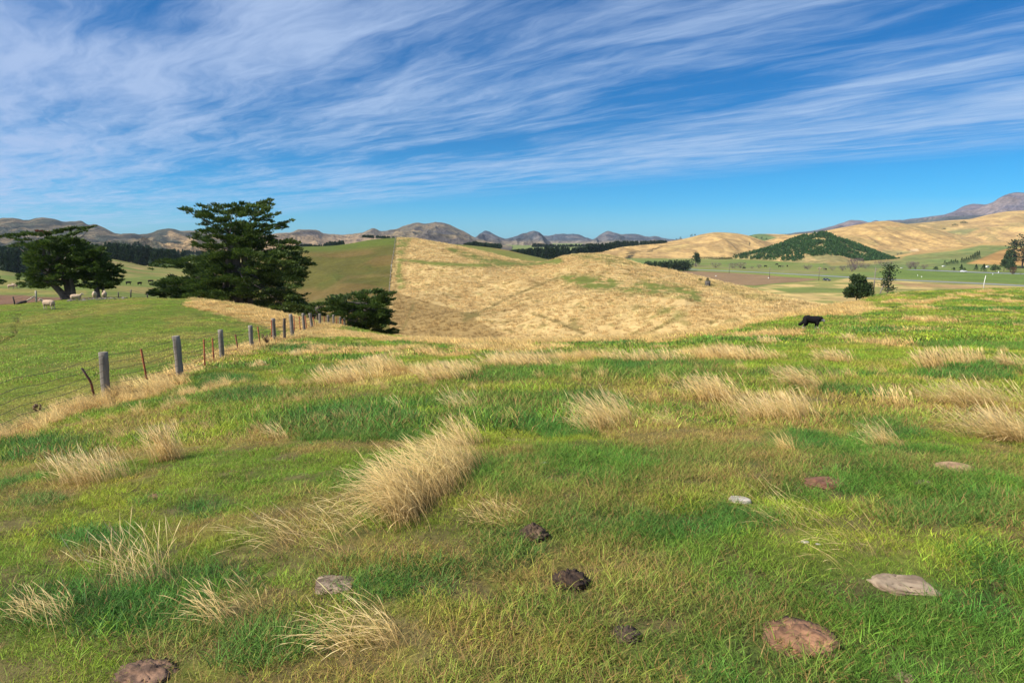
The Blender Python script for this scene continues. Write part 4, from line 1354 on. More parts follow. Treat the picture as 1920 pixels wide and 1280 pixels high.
# ------------------------------------------------------------------ trees
def leaf_cards(P, D, L, W, rg, jit=.5, col=None):
    """rhombus sprays at P pointing along D (n,3) -> V, T, C"""
    n = len(P)
    D = D + rg.normal(0, jit, (n, 3)) * .5
    D /= np.linalg.norm(D, axis=1, keepdims=True) + 1e-9
    S = np.cross(D, rg.normal(0, 1, (n, 3)) + np.array([0, 0, .8])); S /= np.linalg.norm(S, axis=1, keepdims=True) + 1e-9
    V = np.stack([P - D * (L / 2)[:, None], P + S * (W / 2)[:, None] - D * (L * .05)[:, None], P + D * (L / 2)[:, None], P - S * (W / 2)[:, None] - D * (L * .05)[:, None]], 1)
    k = np.arange(n)[:, None] * 4
    T = np.concatenate([k + np.array([[0, 1, 2]]), k + np.array([[0, 2, 3]])])
    C = np.repeat(col, 4, 0) if col is not None else np.ones((4 * n, 3))
    return V.reshape(-1, 3), T, C


def limb(mb, a, b, r0, r1, rg, sag=.12, n=7, c=(.16, .13, .105), sides=6):
    a = np.asarray(a, float); b = np.asarray(b, float)
    t = np.linspace(0, 1, n)[:, None]
    Lg = np.linalg.norm(b - a)
    P = a + (b - a) * t + np.array([0, 0, 1.0]) * (t * (1 - t)) * Lg * sag * -1 + rg.normal(0, .02 * Lg, (n, 3)) * (t * (1 - t)) * 2
    mb.tube(P, r0 + (r1 - r0) * np.linspace(0, 1, n) ** .8, sides, c, cap=False)


def crown_from_pads(pads, rg, dens, L, W, cen, cols, flat=.38, up=.55):
    """pads: (x,y,z,r). sprays fill flattened plates, thickest on the upper side"""
    Vs, Ts, Cs, o = [], [], [], 0
    for (x, y, z, r) in pads:
        n = int(dens * (r ** 1.7))
        q = rg.normal(0, 1, (n, 3)); q /= np.linalg.norm(q, axis=1, keepdims=True)
        q *= (rg.random((n, 1)) ** .45)
        k = rg.integers(0, 6, n)                       # clumps within the plate
        cc = rg.normal(0, .55, (6, 3))
        q = q * .62 + cc[k] * .55
        q[:, 2] = q[:, 2] * flat * .92 + .10 * (1 - np.abs(q[:, 0]))
        P = np.array([x, y, z]) + q * r
        out = P - cen; out[:, 2] *= .25
        out /= np.linalg.norm(out, axis=1, keepdims=True) + 1e-6
        D = out * .8 + np.array([0, 0, up]) + q * .8
        c = mixc(np.array(cols[0]), np.array(cols[1]), rg.random(n)) * (0.72 + .5 * rg.random())
        V, T, C = leaf_cards(P, D, L * (.6 + .8 * rg.random(n)), W * (.6 + .8 * rg.random(n)), rg, .55, c)
        Vs.append(V); Ts.append(T + o); Cs.append(C); o += len(V)
    return np.concatenate(Vs), np.concatenate(Ts), np.concatenate(Cs)


def pads_px(lst, Y0, rg, depth, map_):
    """(zx, zy, rz[, dy]) in a zoomed crop -> world pads"""
    R_ = []
    for p in lst:
        px, py, sc = map_(p[0], p[1])
        dy = p[3] if len(p) > 3 else rg.uniform(-1, 1) * depth
        Y = Y0 + dy
        w = P3(px, py, Y)
        R_.append((w[0], w[1], w[2], p[2] * sc / F * Y * 1.55))
    return R_


def fill_poly(poly, n, r, rg):
    poly = np.array(poly, float)
    lo, hi = poly.min(0), poly.max(0)
    out = []
    while len(out) < n:
        p = lo + rg.random(2) * (hi - lo)
        if in_poly(p[0], p[1], poly):
            out.append((p[0], p[1], r * (.75 + .5 * rg.random())))
    return out


CY = [(.028, .062, .014), (.105, .155, .024)]


def cypress(label, Y0, hand, fills, map_, trunks, limbs, seed, depth, dens=150, L=.36, W=.12, cat='tree', group=None, name='cypress_tree', cols=CY, extra=None, cdepth=None):
    rg = np.random.default_rng(seed)
    base = None
    T_ = MB()
    for tr in trunks:        # (list of (zx,zy)), r0, r1
        P = np.array([P3(*map_(a, b)[:2], Y0 + (tr[3] if len(tr) > 3 else 0)) for a, b in tr[0]])
        gz = float(GROUND(P[0, 0], P[0, 1]))
        P[0, 2] = min(P[0, 2], gz) - .25
        if base is None:
            base = np.array([P[0, 0], P[0, 1], P[0, 2] + .25])
        t = np.linspace(0, 1, len(P)); tt = np.linspace(0, 1, 14)
        Q = np.stack([pchip(t, P[:, k], tt) for k in range(3)], 1)
        T_.tube(Q, tr[1] + (tr[2] - tr[1]) * tt, 9, (.13, .105, .085), cap=False)
    pads = pads_px(hand, Y0, rg, depth * .55, map_)
    for poly, n, r, dd in fills:
        pads += pads_px([p + (rg.uniform(-1, 1) * dd,) for p in fill_poly(poly, n, r, rg)], Y0, rg, dd, map_)
    cen = np.mean([p[:3] for p in pads], 0)
    cen[1] = Y0
    for a, b, r0 in limbs:   # limb start, limb end (zoomed px)
        A = P3(*map_(*a)[:2], Y0); B = P3(*map_(*b)[:2], Y0 + rg.uniform(-.5, .3) * depth * .5)
        limb(T_, A, B, r0, r0 * .25, rg, c=(.20, .175, .15))
    k = rg.permutation(len(pads))[:26]
    ft = P3(*map_(*trunks[0][0][-1])[:2], Y0)
    for i in k:
        limb(T_, ft + np.array([0, 0, (pads[i][2] - ft[2]) * .35]), np.array(pads[i][:3]), .12, .025, rg, sag=.06, c=(.10, .085, .07))
    V, T, C = crown_from_pads(pads, rg, dens, L, W, cen, cols)
    if extra is not None:
        Pe = pads_px(extra, Y0 - depth * .5, rg, .2, map_)
        V2, T2, C2 = crown_from_pads(Pe, rg, dens * .8, L * .7, W, cen, [(.16, .035, .015), (.10, .03, .015)])
        T = np.concatenate([T, T2 + len(V)]); V = np.concatenate([V, V2]); C = np.concatenate([C, C2])
    root = thing(name, label, cat, tuple(base), 0, group)
    tv = np.concatenate(T_.V) - base
    link('trunk', mesh_np('trunk', tv, np.concatenate(T_.T), {'col': np.concatenate(T_.C)}, True, [M_BARK]), root)
    link('crown', mesh_np('crown', V - base, T, {'col': C}, False, [M_LEAF]), root)
    return root


def GROUND(x, y):
    """height of the topmost ground sheet at a point"""
    z = float(H0(np.array([x]), np.array([y]))[0]) if y < 126 else -99
    for s in (hillB, hillD):
        u = x / y
        if s.u0 < u < s.u1:
            Ys, _ = s.cols(np.array([u]))
            if Ys[0, 0] < y < Ys[-1, 0]:
                z = max(z, float(s.z(x, y)[0]))
    return z


Z2 = lambda x, y: (240 + x / 3.692, 340 + y / 3.692, 1 / 3.692)
Z8 = lambda x, y: (x / 8.0, 420 + y / 8.0, 1 / 8.0)
ZI = lambda x, y: (x, y, 1.0)


def build_cypresses():
    top = [(385, 190, 26), (430, 200, 34), (470, 215, 34), (520, 230, 36), (500, 165, 22), (540, 178, 30), (600, 165, 24), (590, 200, 36), (640, 185, 34), (660, 220, 36), (700, 175, 30), (740, 160, 22), (720, 210, 36), (640, 270, 34), (700, 260, 40),
           (520, 300, 26), (575, 285, 32), (610, 310, 30), (760, 215, 34), (800, 160, 26), (840, 165, 32), (880, 175, 36), (920, 155, 32), (960, 140, 26), (988, 128, 18), (990, 160, 18), (950, 185, 32), (900, 215, 38), (850, 225, 38), (935, 215, 24), (960, 205, 20), (800, 230, 38),
           (1000, 230, 24), (1035, 220, 18), (965, 250, 30), (920, 265, 30), (1020, 310, 28), (1060, 300, 30), (1095, 285, 24), (1135, 268, 18), (980, 330, 32), (1050, 325, 26), (1090, 318, 18), (940, 310, 30), (770, 290, 40), (740, 340, 42), (810, 320, 38), (870, 300, 36), (700, 310, 36), (900, 350, 36), (860, 370, 36),
           (470, 365, 30), (520, 350, 36), (570, 345, 36), (480, 395, 34), (530, 400, 38), (470, 440, 34), (510, 455, 34), (600, 380, 34), (450, 425, 22), (560, 440, 30), (960, 400, 36), (1000, 385, 28), (920, 420, 36), (1010, 420, 30), (870, 430, 36), (780, 400, 36), (820, 440, 34), (760, 450, 34)]
    low = [(165, 605, 14), (185, 580, 26), (230, 560, 32), (280, 550, 38), (330, 560, 42), (390, 545, 44), (440, 530, 46), (500, 540, 48), (550, 520, 46), (600, 530, 48), (650, 505, 46), (700, 520, 48), (260, 590, 32), (340, 595, 32), (420, 585, 36), (740, 500, 46), (800, 500, 46),
           (1080, 420, 34), (1130, 420, 34), (1170, 430, 30), (1110, 460, 42), (1150, 470, 38), (1050, 470, 42), (1180, 500, 40), (1200, 540, 38), (1215, 565, 36), (1255, 575, 28), (1285, 574, 20), (1200, 600, 40), (1190, 640, 40), (1170, 680, 38), (1180, 712, 30), (1212, 718, 16), (1150, 730, 36), (1150, 600, 46),
           (200, 715, 30), (240, 695, 36), (290, 690, 40), (340, 700, 36), (300, 660, 24), (150, 775, 22), (190, 770, 34), (240, 775, 38), (300, 760, 42), (360, 770, 44), (250, 800, 34), (340, 805, 36), (420, 790, 44), (430, 740, 44), (480, 690, 46), (540, 640, 48), (600, 620, 48), (520, 780, 46), (600, 760, 48), (680, 640, 50), (760, 660, 50), (840, 640, 50), (700, 760, 50), (780, 780, 50), (860, 760, 50), (930, 700, 50), (1000, 640, 50), (1060, 680, 50), (1000, 760, 50), (1060, 800, 46), (960, 830, 46), (860, 840, 40), (1040, 860, 44), (1100, 780, 42), (1150, 790, 34), (1200, 790, 22), (1240, 780, 14), (1190, 830, 36), (1230, 855, 26), (1140, 850, 40), (1200, 890, 36), (1110, 900, 36), (1240, 900, 18), (1020, 905, 30)]
    body = [(480, 540), (640, 500), (900, 470), (1100, 440), (1180, 500), (1210, 600), (1170, 720), (1140, 770), (1210, 880), (1100, 920), (960, 880), (800, 840), (420, 830), (260, 800), (420, 700), (500, 610)]
    mid = [(600, 320), (740, 290), (900, 300), (1000, 400), (1080, 440), (600, 500), (500, 440)]
    cypress('largest dark cypress with a flat topped ragged crown, behind the fence', 78, top + low, [(body, 210, 46, 6.0), ([(150, 770), (250, 690), (480, 660), (560, 800), (300, 815)], 36, 36, 3.0), ([(260, 560), (640, 500), (640, 620), (420, 640), (260, 600)], 22, 36, 3.0), ([(540, 420), (920, 400), (1020, 520), (600, 540)], 34, 36, 3.2), (mid, 26, 36, 2.4), ([(420, 200), (700, 170), (985, 140), (950, 250), (1040, 300), (920, 420), (620, 420), (560, 300)], 44, 32, 2.6)], Z2,
            [([(760, 960), (750, 760), (745, 600), (745, 470)], .75, .45), ([(840, 950), (830, 700), (800, 500), (820, 420)], .5, .3, 1.0), ([(640, 950), (680, 700), (700, 480)], .45, .28, -.5)],
            [((745, 480), (640, 370), .24), ((640, 370), (540, 270), .15), ((540, 270), (400, 195), .10), ((700, 420), (720, 230), .14), ((745, 470), (840, 280), .22), ((840, 280), (950, 160), .12), ((820, 420), (940, 330), .17), ((940, 330), (1120, 280), .10),
             ((860, 450), (1020, 380), .16), ((800, 440), (870, 360), .14), ((745, 480), (600, 440), .2), ((640, 480), (560, 500), .14), ((690, 420), (610, 330), .12), ((830, 300), (1030, 225), .09)], 11, 6.0, 165, cdepth=6)
    # the pair on the left, their crowns grown together
    lt = [(45, 190, 30), (90, 180, 40), (140, 170, 46), (200, 165, 48), (260, 165, 50), (330, 160, 50), (400, 140, 50), (470, 150, 55), (560, 150, 55), (640, 150, 55), (720, 150, 55), (800, 130, 55), (880, 110, 52), (950, 95, 50), (1020, 80, 48), (1090, 65, 46), (1160, 60, 44), (1220, 65, 40), (1280, 60, 34), (1340, 50, 28), (1390, 40, 22), (1440, 26, 16),
          (1220, 110, 40), (1150, 130, 48), (1280, 100, 30), (1080, 160, 50), (1000, 190, 52), (920, 210, 55), (840, 220, 55), (760, 200, 55), (180, 335, 40), (240, 320, 44), (310, 305, 48), (380, 300, 50), (450, 320, 55), (520, 290, 55), (600, 260, 55), (680, 250, 55), (300, 240, 40), (420, 230, 50), (220, 215, 34), (130, 205, 30),
          (280, 765, 34), (330, 780, 46), (390, 770, 55), (450, 780, 58), (275, 825, 26), (265, 900, 30), (310, 890, 46), (380, 900, 55), (450, 930, 55), (520, 940, 50), (600, 920, 58), (420, 845, 58), (340, 940, 34), (640, 950, 46), (440, 520, 50), (470, 620, 60), (420, 470, 50), (480, 690, 60)]
    lbody = [(430, 330), (760, 210), (1000, 200), (1150, 220), (1250, 300), (1200, 420), (1120, 600), (1100, 850), (1050, 960), (900, 900), (650, 940), (480, 890), (450, 740), (480, 620), (420, 520), (430, 420)]
    cypress('left wind swept cypress on a thick leaning trunk above the sheep', 74, lt, [(lbody, 190, 60, 4.2)], Z8,
            [([(1000, 1165), (940, 1060), (850, 960), (740, 860)], .42, .26), ([(1040, 1165), (1020, 1000), (980, 850), (900, 700)], .40, .22, .6), ([(1090, 1165), (1100, 1000), (1060, 820)], .3, .16, -.4)],
            [((740, 860), (500, 760), .16), ((900, 700), (700, 400), .18), ((700, 400), (400, 200), .10), ((900, 700), (1050, 350), .15), ((1050, 350), (1350, 60), .08)], 12, 4.5, 250, .34, .12,
            extra=[(560, 105, 34), (620, 115, 30), (690, 135, 34), (740, 140, 26), (935, 560, 22), (940, 590, 18)])
    rt = [(1320, 340, 44), (1390, 335, 44), (1450, 350, 46), (1510, 365, 44), (1560, 380, 34), (1590, 360, 20), (1540, 430, 50), (1480, 430, 55), (1560, 500, 46), (1610, 520, 34), (1640, 530, 18), (1500, 560, 55), (1600, 640, 50), (1660, 620, 44), (1720, 650, 44), (1780, 630, 36), (1830, 630, 20), (1760, 700, 50), (1830, 710, 40), (1870, 730, 26), (1800, 780, 46), (1840, 790, 26), (1700, 760, 55), (1780, 850, 44), (1820, 840, 34), (1740, 900, 44), (1660, 920, 50), (1700, 950, 30), (1600, 960, 46), (1300, 300, 34), (1330, 275, 20)]
    rbody = [(1250, 330), (1500, 380), (1580, 470), (1540, 570), (1700, 650), (1790, 730), (1740, 880), (1600, 960), (1400, 960), (1250, 970), (1120, 900), (1130, 700), (1200, 480)]
    cypress('second cypress of the left pair, lower and reaching right', 73, rt, [(rbody, 130, 60, 3.6)], Z8,
            [([(1475, 1135), (1455, 1010), (1450, 900), (1420, 760)], .30, .2), ([(1560, 1125), (1550, 1010), (1555, 900)], .16, .1, .8)],
            [((1420, 760), (1600, 620), .1), ((1420, 760), (1350, 420), .12)], 13, 4.0, 250, .34, .12)
    # smaller ones by the end of the fence
    sc = [(1415, 792, 16), (1445, 805, 24), (1480, 795, 24), (1520, 805, 32), (1560, 785, 30), (1600, 790, 34), (1640, 765, 28), (1680, 770, 34), (1720, 755, 26), (1750, 760, 30), (1790, 775, 26), (1830, 772, 20), (1855, 770, 12), (1790, 815, 34), (1800, 850, 30), (1780, 900, 34), (1790, 945, 30), (1770, 970, 34), (1820, 985, 24), (1850, 990, 14), (1830, 1030, 24), (1862, 1048, 14), (1800, 1050, 34), (1740, 1040, 40), (1680, 1050, 36), (1620, 1030, 36), (1560, 990, 36), (1440, 850, 36), (1410, 880, 34), (1450, 920, 40), (1500, 880, 40), (1520, 950, 40)]
    sbody = [(1420, 820), (1640, 780), (1790, 780), (1780, 960), (1820, 1040), (1660, 1050), (1520, 960), (1420, 910)]
    cypress('small dense cypress standing below the end of the fence', 66, sc, [(sbody, 70, 40, 2.6)], Z2,
            [([(1640, 1080), (1640, 960), (1620, 860)], .2, .1), ([(1600, 1060), (1550, 980), (1500, 900)], .1, .05, -.6)],
            [((1640, 980), (1540, 960), .06), ((1640, 960), (1760, 1000), .06)], 14, 2.6, 260, .34, .12)
    sb = [(1255, 880, 30), (1290, 860, 30), (1330, 850, 30), (1370, 850, 28), (1300, 900, 36), (1350, 890, 36), (1250, 910, 30), (1390, 890, 30), (1340, 920, 30), (1280, 930, 30)]
    cypress('dark low cypress bush between the largest cypress and the small dense one', 72, sb, [], Z2, [([(1310, 960), (1310, 900)], .14, .08)], [], 15, 1.6, 300, .34, .12)
    eb = [(-60, 855, 40), (-20, 850, 36), (10, 855, 34), (40, 850, 28), (65, 860, 20), (80, 870, 12), (20, 890, 24), (-100, 800, 60), (-160, 700, 70), (-220, 800, 70), (-180, 900, 60), (-120, 900, 50), (-260, 650, 70), (-60, 900, 30)]
    cypress('tip of a cypress branch poking in at the left edge', 84, eb, [], Z8, [([(-200, 1130), (-190, 900), (-200, 700)], .3, .15)], [((-190, 850), (60, 865), .07)], 16, 1.5, 330, .3, .11)


# ---- far trees: one crown of leaf cards and a trunk each
def far_tree(style, label, foot, h, w, seed, cols=None, name=None, group=None, cards=420, low=.28):
    rg = np.random.default_rng(seed + 5000)
    foot = np.asarray(foot, float)
    if style == 'conifer':
        cols = cols or [(.020, .050, .018), (.050, .085, .022)]
        t = rg.random(cards) ** .75
        z = h * (.08 + .92 * t)
        lay = np.floor(t * 9); off = (t * 9 - lay)
        r = w / 2 * (1 - t) ** .85 * (.55 + .5 * off) * np.sqrt(rg.random(cards)) * 1.25
        a = rg.random(cards) * 6.283
        P = np.stack([r * np.cos(a), r * np.sin(a), z], 1)
        D = np.stack([np.cos(a), np.sin(a), .35 + t], 1)
        Ls = np.full(cards, h * .085 + w * .04); Ws = Ls * .5
        tr = [(0, 0, -.3), (0, 0, h * .9)]; r0 = h * .022
    elif style == 'tall':       # ragged open pine with clumped crown
        cols = cols or [(.022, .045, .020), (.050, .075, .026)]
        m = 15
        zc = h * (.22 + .76 * (np.arange(m) + rg.random(m) * .6) / m)
        ac = rg.random(m) * 6.283
        rc = w * .30 * (1.25 - zc / h) ** .5 * (.4 + .8 * rg.random(m))
        k = rg.integers(0, m, cards)
        q = rg.normal(0, 1, (cards, 3)) * np.array([.16, .16, .075]) * w
        P = np.stack([rc[k] * np.cos(ac[k]), rc[k] * np.sin(ac[k]), zc[k]], 1) + q
        P[:, 2] = np.clip(P[:, 2], h * .12, h)
        D = q + np.array([0, 0, .1 * w]); Ls = np.full(cards, w * .13); Ws = Ls * .5
        tr = [(0, 0, -.3), (w * .02, 0, h * .5), (0, 0, h * .93)]; r0 = h * .022
    elif style == 'bare':       # leafless twiggy shrub or willow
        cols = cols or [(.20, .135, .125), (.15, .105, .10)]
        a = rg.random(cards) * 6.283; t = rg.random(cards) ** .6
        r = w / 2 * np.sqrt(rg.random(cards)) * (.35 + .75 * np.sin(np.clip(t * 2.4, 0, 3.1)))
        P = np.stack([r * np.cos(a), r * np.sin(a), h * (.06 + .90 * t)], 1)
        D = np.stack([np.cos(a) * .5, np.sin(a) * .5, np.ones(cards)], 1); Ls = np.full(cards, h * .28); Ws = Ls * .07 + w * .006
        tr = [(0, 0, -.3), (0, 0, h * .5)]; r0 = h * .03
    else:                       # rounded broad crown made of lobes
        cols = cols or [(.025, .052, .018), (.060, .095, .026)]
        m = 11
        th = rg.random(m) * 6.283; zz = rg.random(m)
        cc = np.stack([np.cos(th) * w * .28 * np.sqrt(1.05 - zz), np.sin(th) * w * .28 * np.sqrt(1.05 - zz), h * (low + (.80 - low) * zz)], 1)
        k = rg.integers(0, m, cards)
        q = rg.normal(0, 1, (cards, 3)); q /= np.linalg.norm(q, axis=1, keepdims=True); q *= rg.random((cards, 1)) ** .4
        P = cc[k] + q * np.array([w * .24, w * .24, h * .22])
        P[:, 2] = np.clip(P[:, 2], h * .04, h)
        D = q + np.array([0, 0, .5]); Ls = np.full(cards, (w + h) * .06); Ws = Ls * .55
        tr = [(0, 0, -.3), (0, 0, h * .55)]; r0 = h * .03
    n = len(P)
    c = mixc(np.array(cols[0]), np.array(cols[1]), rg.random(n))
    V, T, C = leaf_cards(P, D, Ls * (.6 + .8 * rg.random(n)), Ws * (.6 + .8 * rg.random(n)), rg, .6, c)
    root = thing(name or style + '_tree', label, 'tree' if style != 'bare' else 'bare tree', tuple(foot), 0, group)
    link('crown', mesh_np('crown', V, T, {'col': C}, False, [M_LEAF]), root)
    tm = MB()
    tm.tube(np.array(tr, float), np.linspace(r0, r0 * .35, len(tr)), 6, (.13, .10, .08), cap=False)
    if style == 'bare':
        for _ in range(9):
            a = rg.random() * 6.283
            tm.tube(np.array([(0, 0, h * .05), (math.cos(a) * w * .16, math.sin(a) * w * .16, h * .4), (math.cos(a) * w * .34, math.sin(a) * w * .34, h * (.6 + .3 * rg.random()))]), np.array([r0 * .7, r0 * .4, r0 * .12]), 4, (.17, .13, .115), cap=False)
    tm.build('trunk', M_BARK, root)
    return root


def on_plain(px, py):
    return plain_pt(px, py)


def sz(px_, P):
    return px_ / F * P[1]


def plain_tree(style, label, px, py, hpx, wpx, seed, **kw):
    P = on_plain(px, py)
    return far_tree(style, label, P, sz(hpx, P), sz(wpx, P), seed, **kw)


def sheet_tree(sheet, style, label, px, py, hpx, wpx, seed, **kw):
    P = sheet.hit(px, py)
    return far_tree(style, label, P, sz(hpx, P), sz(wpx, P), seed, **kw)


def build_far_trees():
    # clump at the edge of the paddock on the right
    P = np.array(P3(1608, 560, 98)); P[2] = P3(1608, 556, 98)[2]
    def near_tree(style, label, px, pyb, Y, hpx, wpx, seed, **kw):
        p = P3(px, pyb, Y)
        return far_tree(style, label, p, hpx / F * Y, wpx / F * Y, seed, **kw)
    near_tree('round', 'broad dark evergreen bush at the paddock edge, left of the leaning pine', 1606, 560, 120, 46, 56, 1, cards=2200, name='evergreen_bush', low=.12)
    near_tree('round', 'smaller dark bush tucked against the right of the broad evergreen bush', 1628, 562, 118, 36, 26, 2, cards=800, name='evergreen_bush', low=.14)
    near_tree('tall', 'ragged tall pine with a leaning crown at the paddock edge', 1663, 558, 120, 64, 30, 73, cards=900, name='pine_tree')
    for k, (px, pyb, hp, lean, lab) in enumerate([(1637, 556, 56, .3, 'bare dead pole of a tree between the bush and the ragged pine'), (1648, 556, 24, 3.0, 'short leaning dead stem beside the ragged pine')]):
        p = P3(px, pyb, 119)
        h = hp / F * 119
        root = thing('dead_tree', lab, 'dead tree', tuple(p))
        mb = MB(); mb.tube(np.array([(0, 0, -.3), (lean * .1, 0, h * .5), (lean * .25, 0, h)]), np.array([.14, .10, .04]), 6, (.20, .165, .14))
        mb.build('trunk', M_BARK, root)
        rg = np.random.default_rng(k)
        for i in range(9 if k == 0 else 3):
            mb = MB()
            z = h * (.45 + .5 * rg.random()); a = rg.random() * 6.28
            mb.tube(np.array([(lean * .2 * z / h, 0, z), (lean * .2 * z / h + math.cos(a) * .5, math.sin(a) * .5, z + .35)]), np.array([.03, .012]), 4, (.2, .17, .15))
            mb.build('branch', M_BARK, root)
    # shelter hedge and the round tree at its end
    P0, P1 = on_plain(1207, 507), on_plain(1292, 508)
    rg = np.random.default_rng(44)
    n = 34
    Vs, Ts, Cs, o = [], [], [], 0
    for i in range(n):
        t = i / (n - 1)
        p = P0 + (P1 - P0) * t + np.array([rg.normal(0, 1.0), rg.normal(0, 2.5), 0])
        hh = sz(np.interp(t, [0, .06, .2, .5, .8, 1], [15, 17, 15, 17, 19, 22]) * (.85 + .3 * rg.random()), p)
        m = 130
        q = rg.normal(0, 1, (m, 3)); q /= np.linalg.norm(q, axis=1, keepdims=True); q *= rg.random((m, 1)) ** .4
        Pp = p + np.array([0, 0, hh * .5]) + q * np.array([hh * .42, hh * .42, hh * .5])
        c = mixc(np.array([.022, .045, .018]), np.array([.050, .080, .025]), rg.random(m))
        V, T, C = leaf_cards(Pp, q + np.array([0, 0, .7]), np.full(m, 1.5) * (.6 + .8 * rg.random(m)), np.full(m, .8), rg, .6, c)
        Vs.append(V); Ts.append(T + o); Cs.append(C); o += len(V)
    root = thing('shelter_hedge', 'long dark shelter hedge beside the ploughed field', 'hedge', tuple(P0))
    link('foliage', mesh_np('foliage', np.concatenate(Vs) - P0, np.concatenate(Ts), {'col': np.concatenate(Cs)}, False, [M_LEAF]), root)
    plain_tree('round', 'single round dark tree at the right end of the shelter hedge', 1304, 498, 26, 20, 7, cards=700, name='round_tree')
    # leafless pinkish shrubs on the flat
    for k, (px, py, h, w, lab) in enumerate([(1342, 502.5, 10, 20, 'low mauve leafless shrub nearest the hedge tree'), (1374, 503, 10, 18, 'left part of a pair of mauve shrubs on the flat'), (1389, 503, 11, 20, 'right part of a pair of mauve shrubs on the flat'),
                                             (1423, 503, 7, 10, 'small grey mauve shrub right of the mauve pair'), (1410, 503.5, 4, 8, 'tiny grey shrub just right of the mauve pair'), (1467, 501.5, 4, 6, 'tiny shrub beside the black cattle'), (1514, 505.5, 9, 18, 'mauve leafless shrub before the plantation hill'), (1560, 507, 7, 13, 'small mauve shrub between two larger ones'),
                                             (1545, 507, 5, 6, 'faint bare shrub before the plantation foot'), (1597, 509.5, 14, 18, 'dark purple lower shrub beneath the tall pink willow'), (1603, 507, 23, 28, 'tall pink leafless willow before the plantation'), (1580, 508, 10, 14, 'dull purple shrub left of the tall pink willow'), (1622, 504, 10, 18, 'thin pinkish scrub right of the tall pink willow'),
                                             (1656, 500, 11, 30, 'faint pink scrub behind the ragged pine'), (1706, 504.5, 14, 15, 'mauve leafless shrub at the end of the far road'), (1716, 504.5, 13, 14, 'second mauve shrub at the end of the far road'), (1732, 505, 9, 14, 'reddish low scrub beside the far road'), (1305, 500.5, 7, 10, 'pink bare shrub under the hedge tree')]):
        plain_tree('bare', lab, px, py, h, w, 20 + k, cards=260, name='leafless_shrub', group='leafless shrubs on the valley floor', cols=[(.16, .11, .12), (.12, .085, .09)] if k in (9, 11) else None)
    # trees along the far road
    for k, (px, py, h, w, st, lab) in enumerate([(1754, 507.5, 9, 11, 'round', 'rounded small tree on the far road, leftmost of the row'), (1787, 507.5, 7, 8, 'round', 'little dark tree before the conifer belt'), (1802, 508.5, 13, 11, 'conifer', 'pointed dark tree on the far road beside a smaller one'), (1808, 508, 7, 7, 'round', 'low tree at the right foot of a pointed tree'),
                                                 (1829.5, 508.5, 13, 11, 'conifer', 'left dark cone tree of a pair on the far road'), (1844, 510, 15, 15, 'conifer', 'right wider cone tree of a pair on the far road')]):
        plain_tree(st, lab, px, py, h, w, 60 + k, cards=360, name='roadside_tree', group='trees along the far road')
    # slanting belt of conifers
    names = ['first', 'second', 'third', 'fourth', 'fifth', 'sixth', 'seventh', 'eighth', 'ninth', 'tenth', 'eleventh', 'twelfth', 'thirteenth', 'fourteenth', 'fifteenth', 'sixteenth']
    hs = [9, 5, 6, 9, 8, 10, 7, 0, 11, 9, 10, 9, 11, 12, 14, 15, 14]
    j = 0
    for i in range(17):
        if hs[i] == 0:
            continue
        t = i / 16
        px = 1771 + 64 * t; py = np.interp(t, [0, .45, .75, 1], [497, 494.5, 490, 484.5])
        sheet_tree(hillF5, 'conifer', '%s conifer from the lower left of the slanting belt on the green slope' % names[j], px, py, hs[i], 7, 80 + i, cards=240, name='conifer', group='slanting belt of conifers')
        j += 1
    # the big pines at the right edge
    for k, (px, py, h, w, st, cd, lab) in enumerate([(1898, 503, 54, 26, 'tall', 900, 'tall dark pine with a clumped open crown near the right edge'), (1916, 503, 64, 24, 'tall', 900, 'tallest dark pine at the right edge'), (1882, 509, 24, 22, 'round', 600, 'dark bushy tree at the foot of the tall pine'), (1866, 510, 16, 18, 'round', 500, 'low dark bush left of the tall pines'), (1894, 510, 30, 22, 'round', 600, 'dark dense tree before the tall pine trunks'), (1888, 506, 40, 18, 'round', 600, 'dark middle tree leaning on the tall pine group'),
                                                     (1935, 505, 50, 26, 'tall', 600, 'dark pine half cut by the right edge')]):
        plain_tree(st, lab, px, py, h, w, 110 + k, cards=cd, name='pine_tree' if st == 'tall' else 'dark_tree', group='dark pines at the right edge')
    plain_tree('bare', 'rust brown bush below the tall pines', 1899, 514.5, 14, 10, 120, cards=260, name='rust_bush', cols=[(.16, .065, .035), (.11, .05, .03)])
    plain_tree('bare', 'small brown shrub at the right edge beyond the road', 1914, 515.5, 4, 5, 121, cards=80, name='brown_shrub', cols=[(.10, .06, .035), (.08, .05, .03)])
    # skyline trees and stray ones on the golden hills
    for k, (px, py, h, w, lab) in enumerate([(1268, 448.5, 4, 5, 'tiny skyline tree, leftmost on the golden hill crest'), (1276, 447.5, 5, 6, 'tiny skyline tree left of the crest gap'), (1297, 444.5, 6, 7, 'small skyline tree on the golden crest'), (1303, 443, 5, 6, 'small skyline tree, rightmost on the golden crest'), (1405, 461, 9, 6, 'lone grey tree on the golden flank beside the plantation')]):
        u, v = uv_of(px, py)
        p = hillF1.hit(px, py + .4)
        far_tree('round', lab, p, sz(h, p), sz(w, p), 130 + k, cards=150, name='hill_tree', group='stray trees on the golden hills', cols=[(.03, .05, .025), (.05, .07, .03)] if k < 4 else [(.10, .10, .06), (.13, .12, .07)])
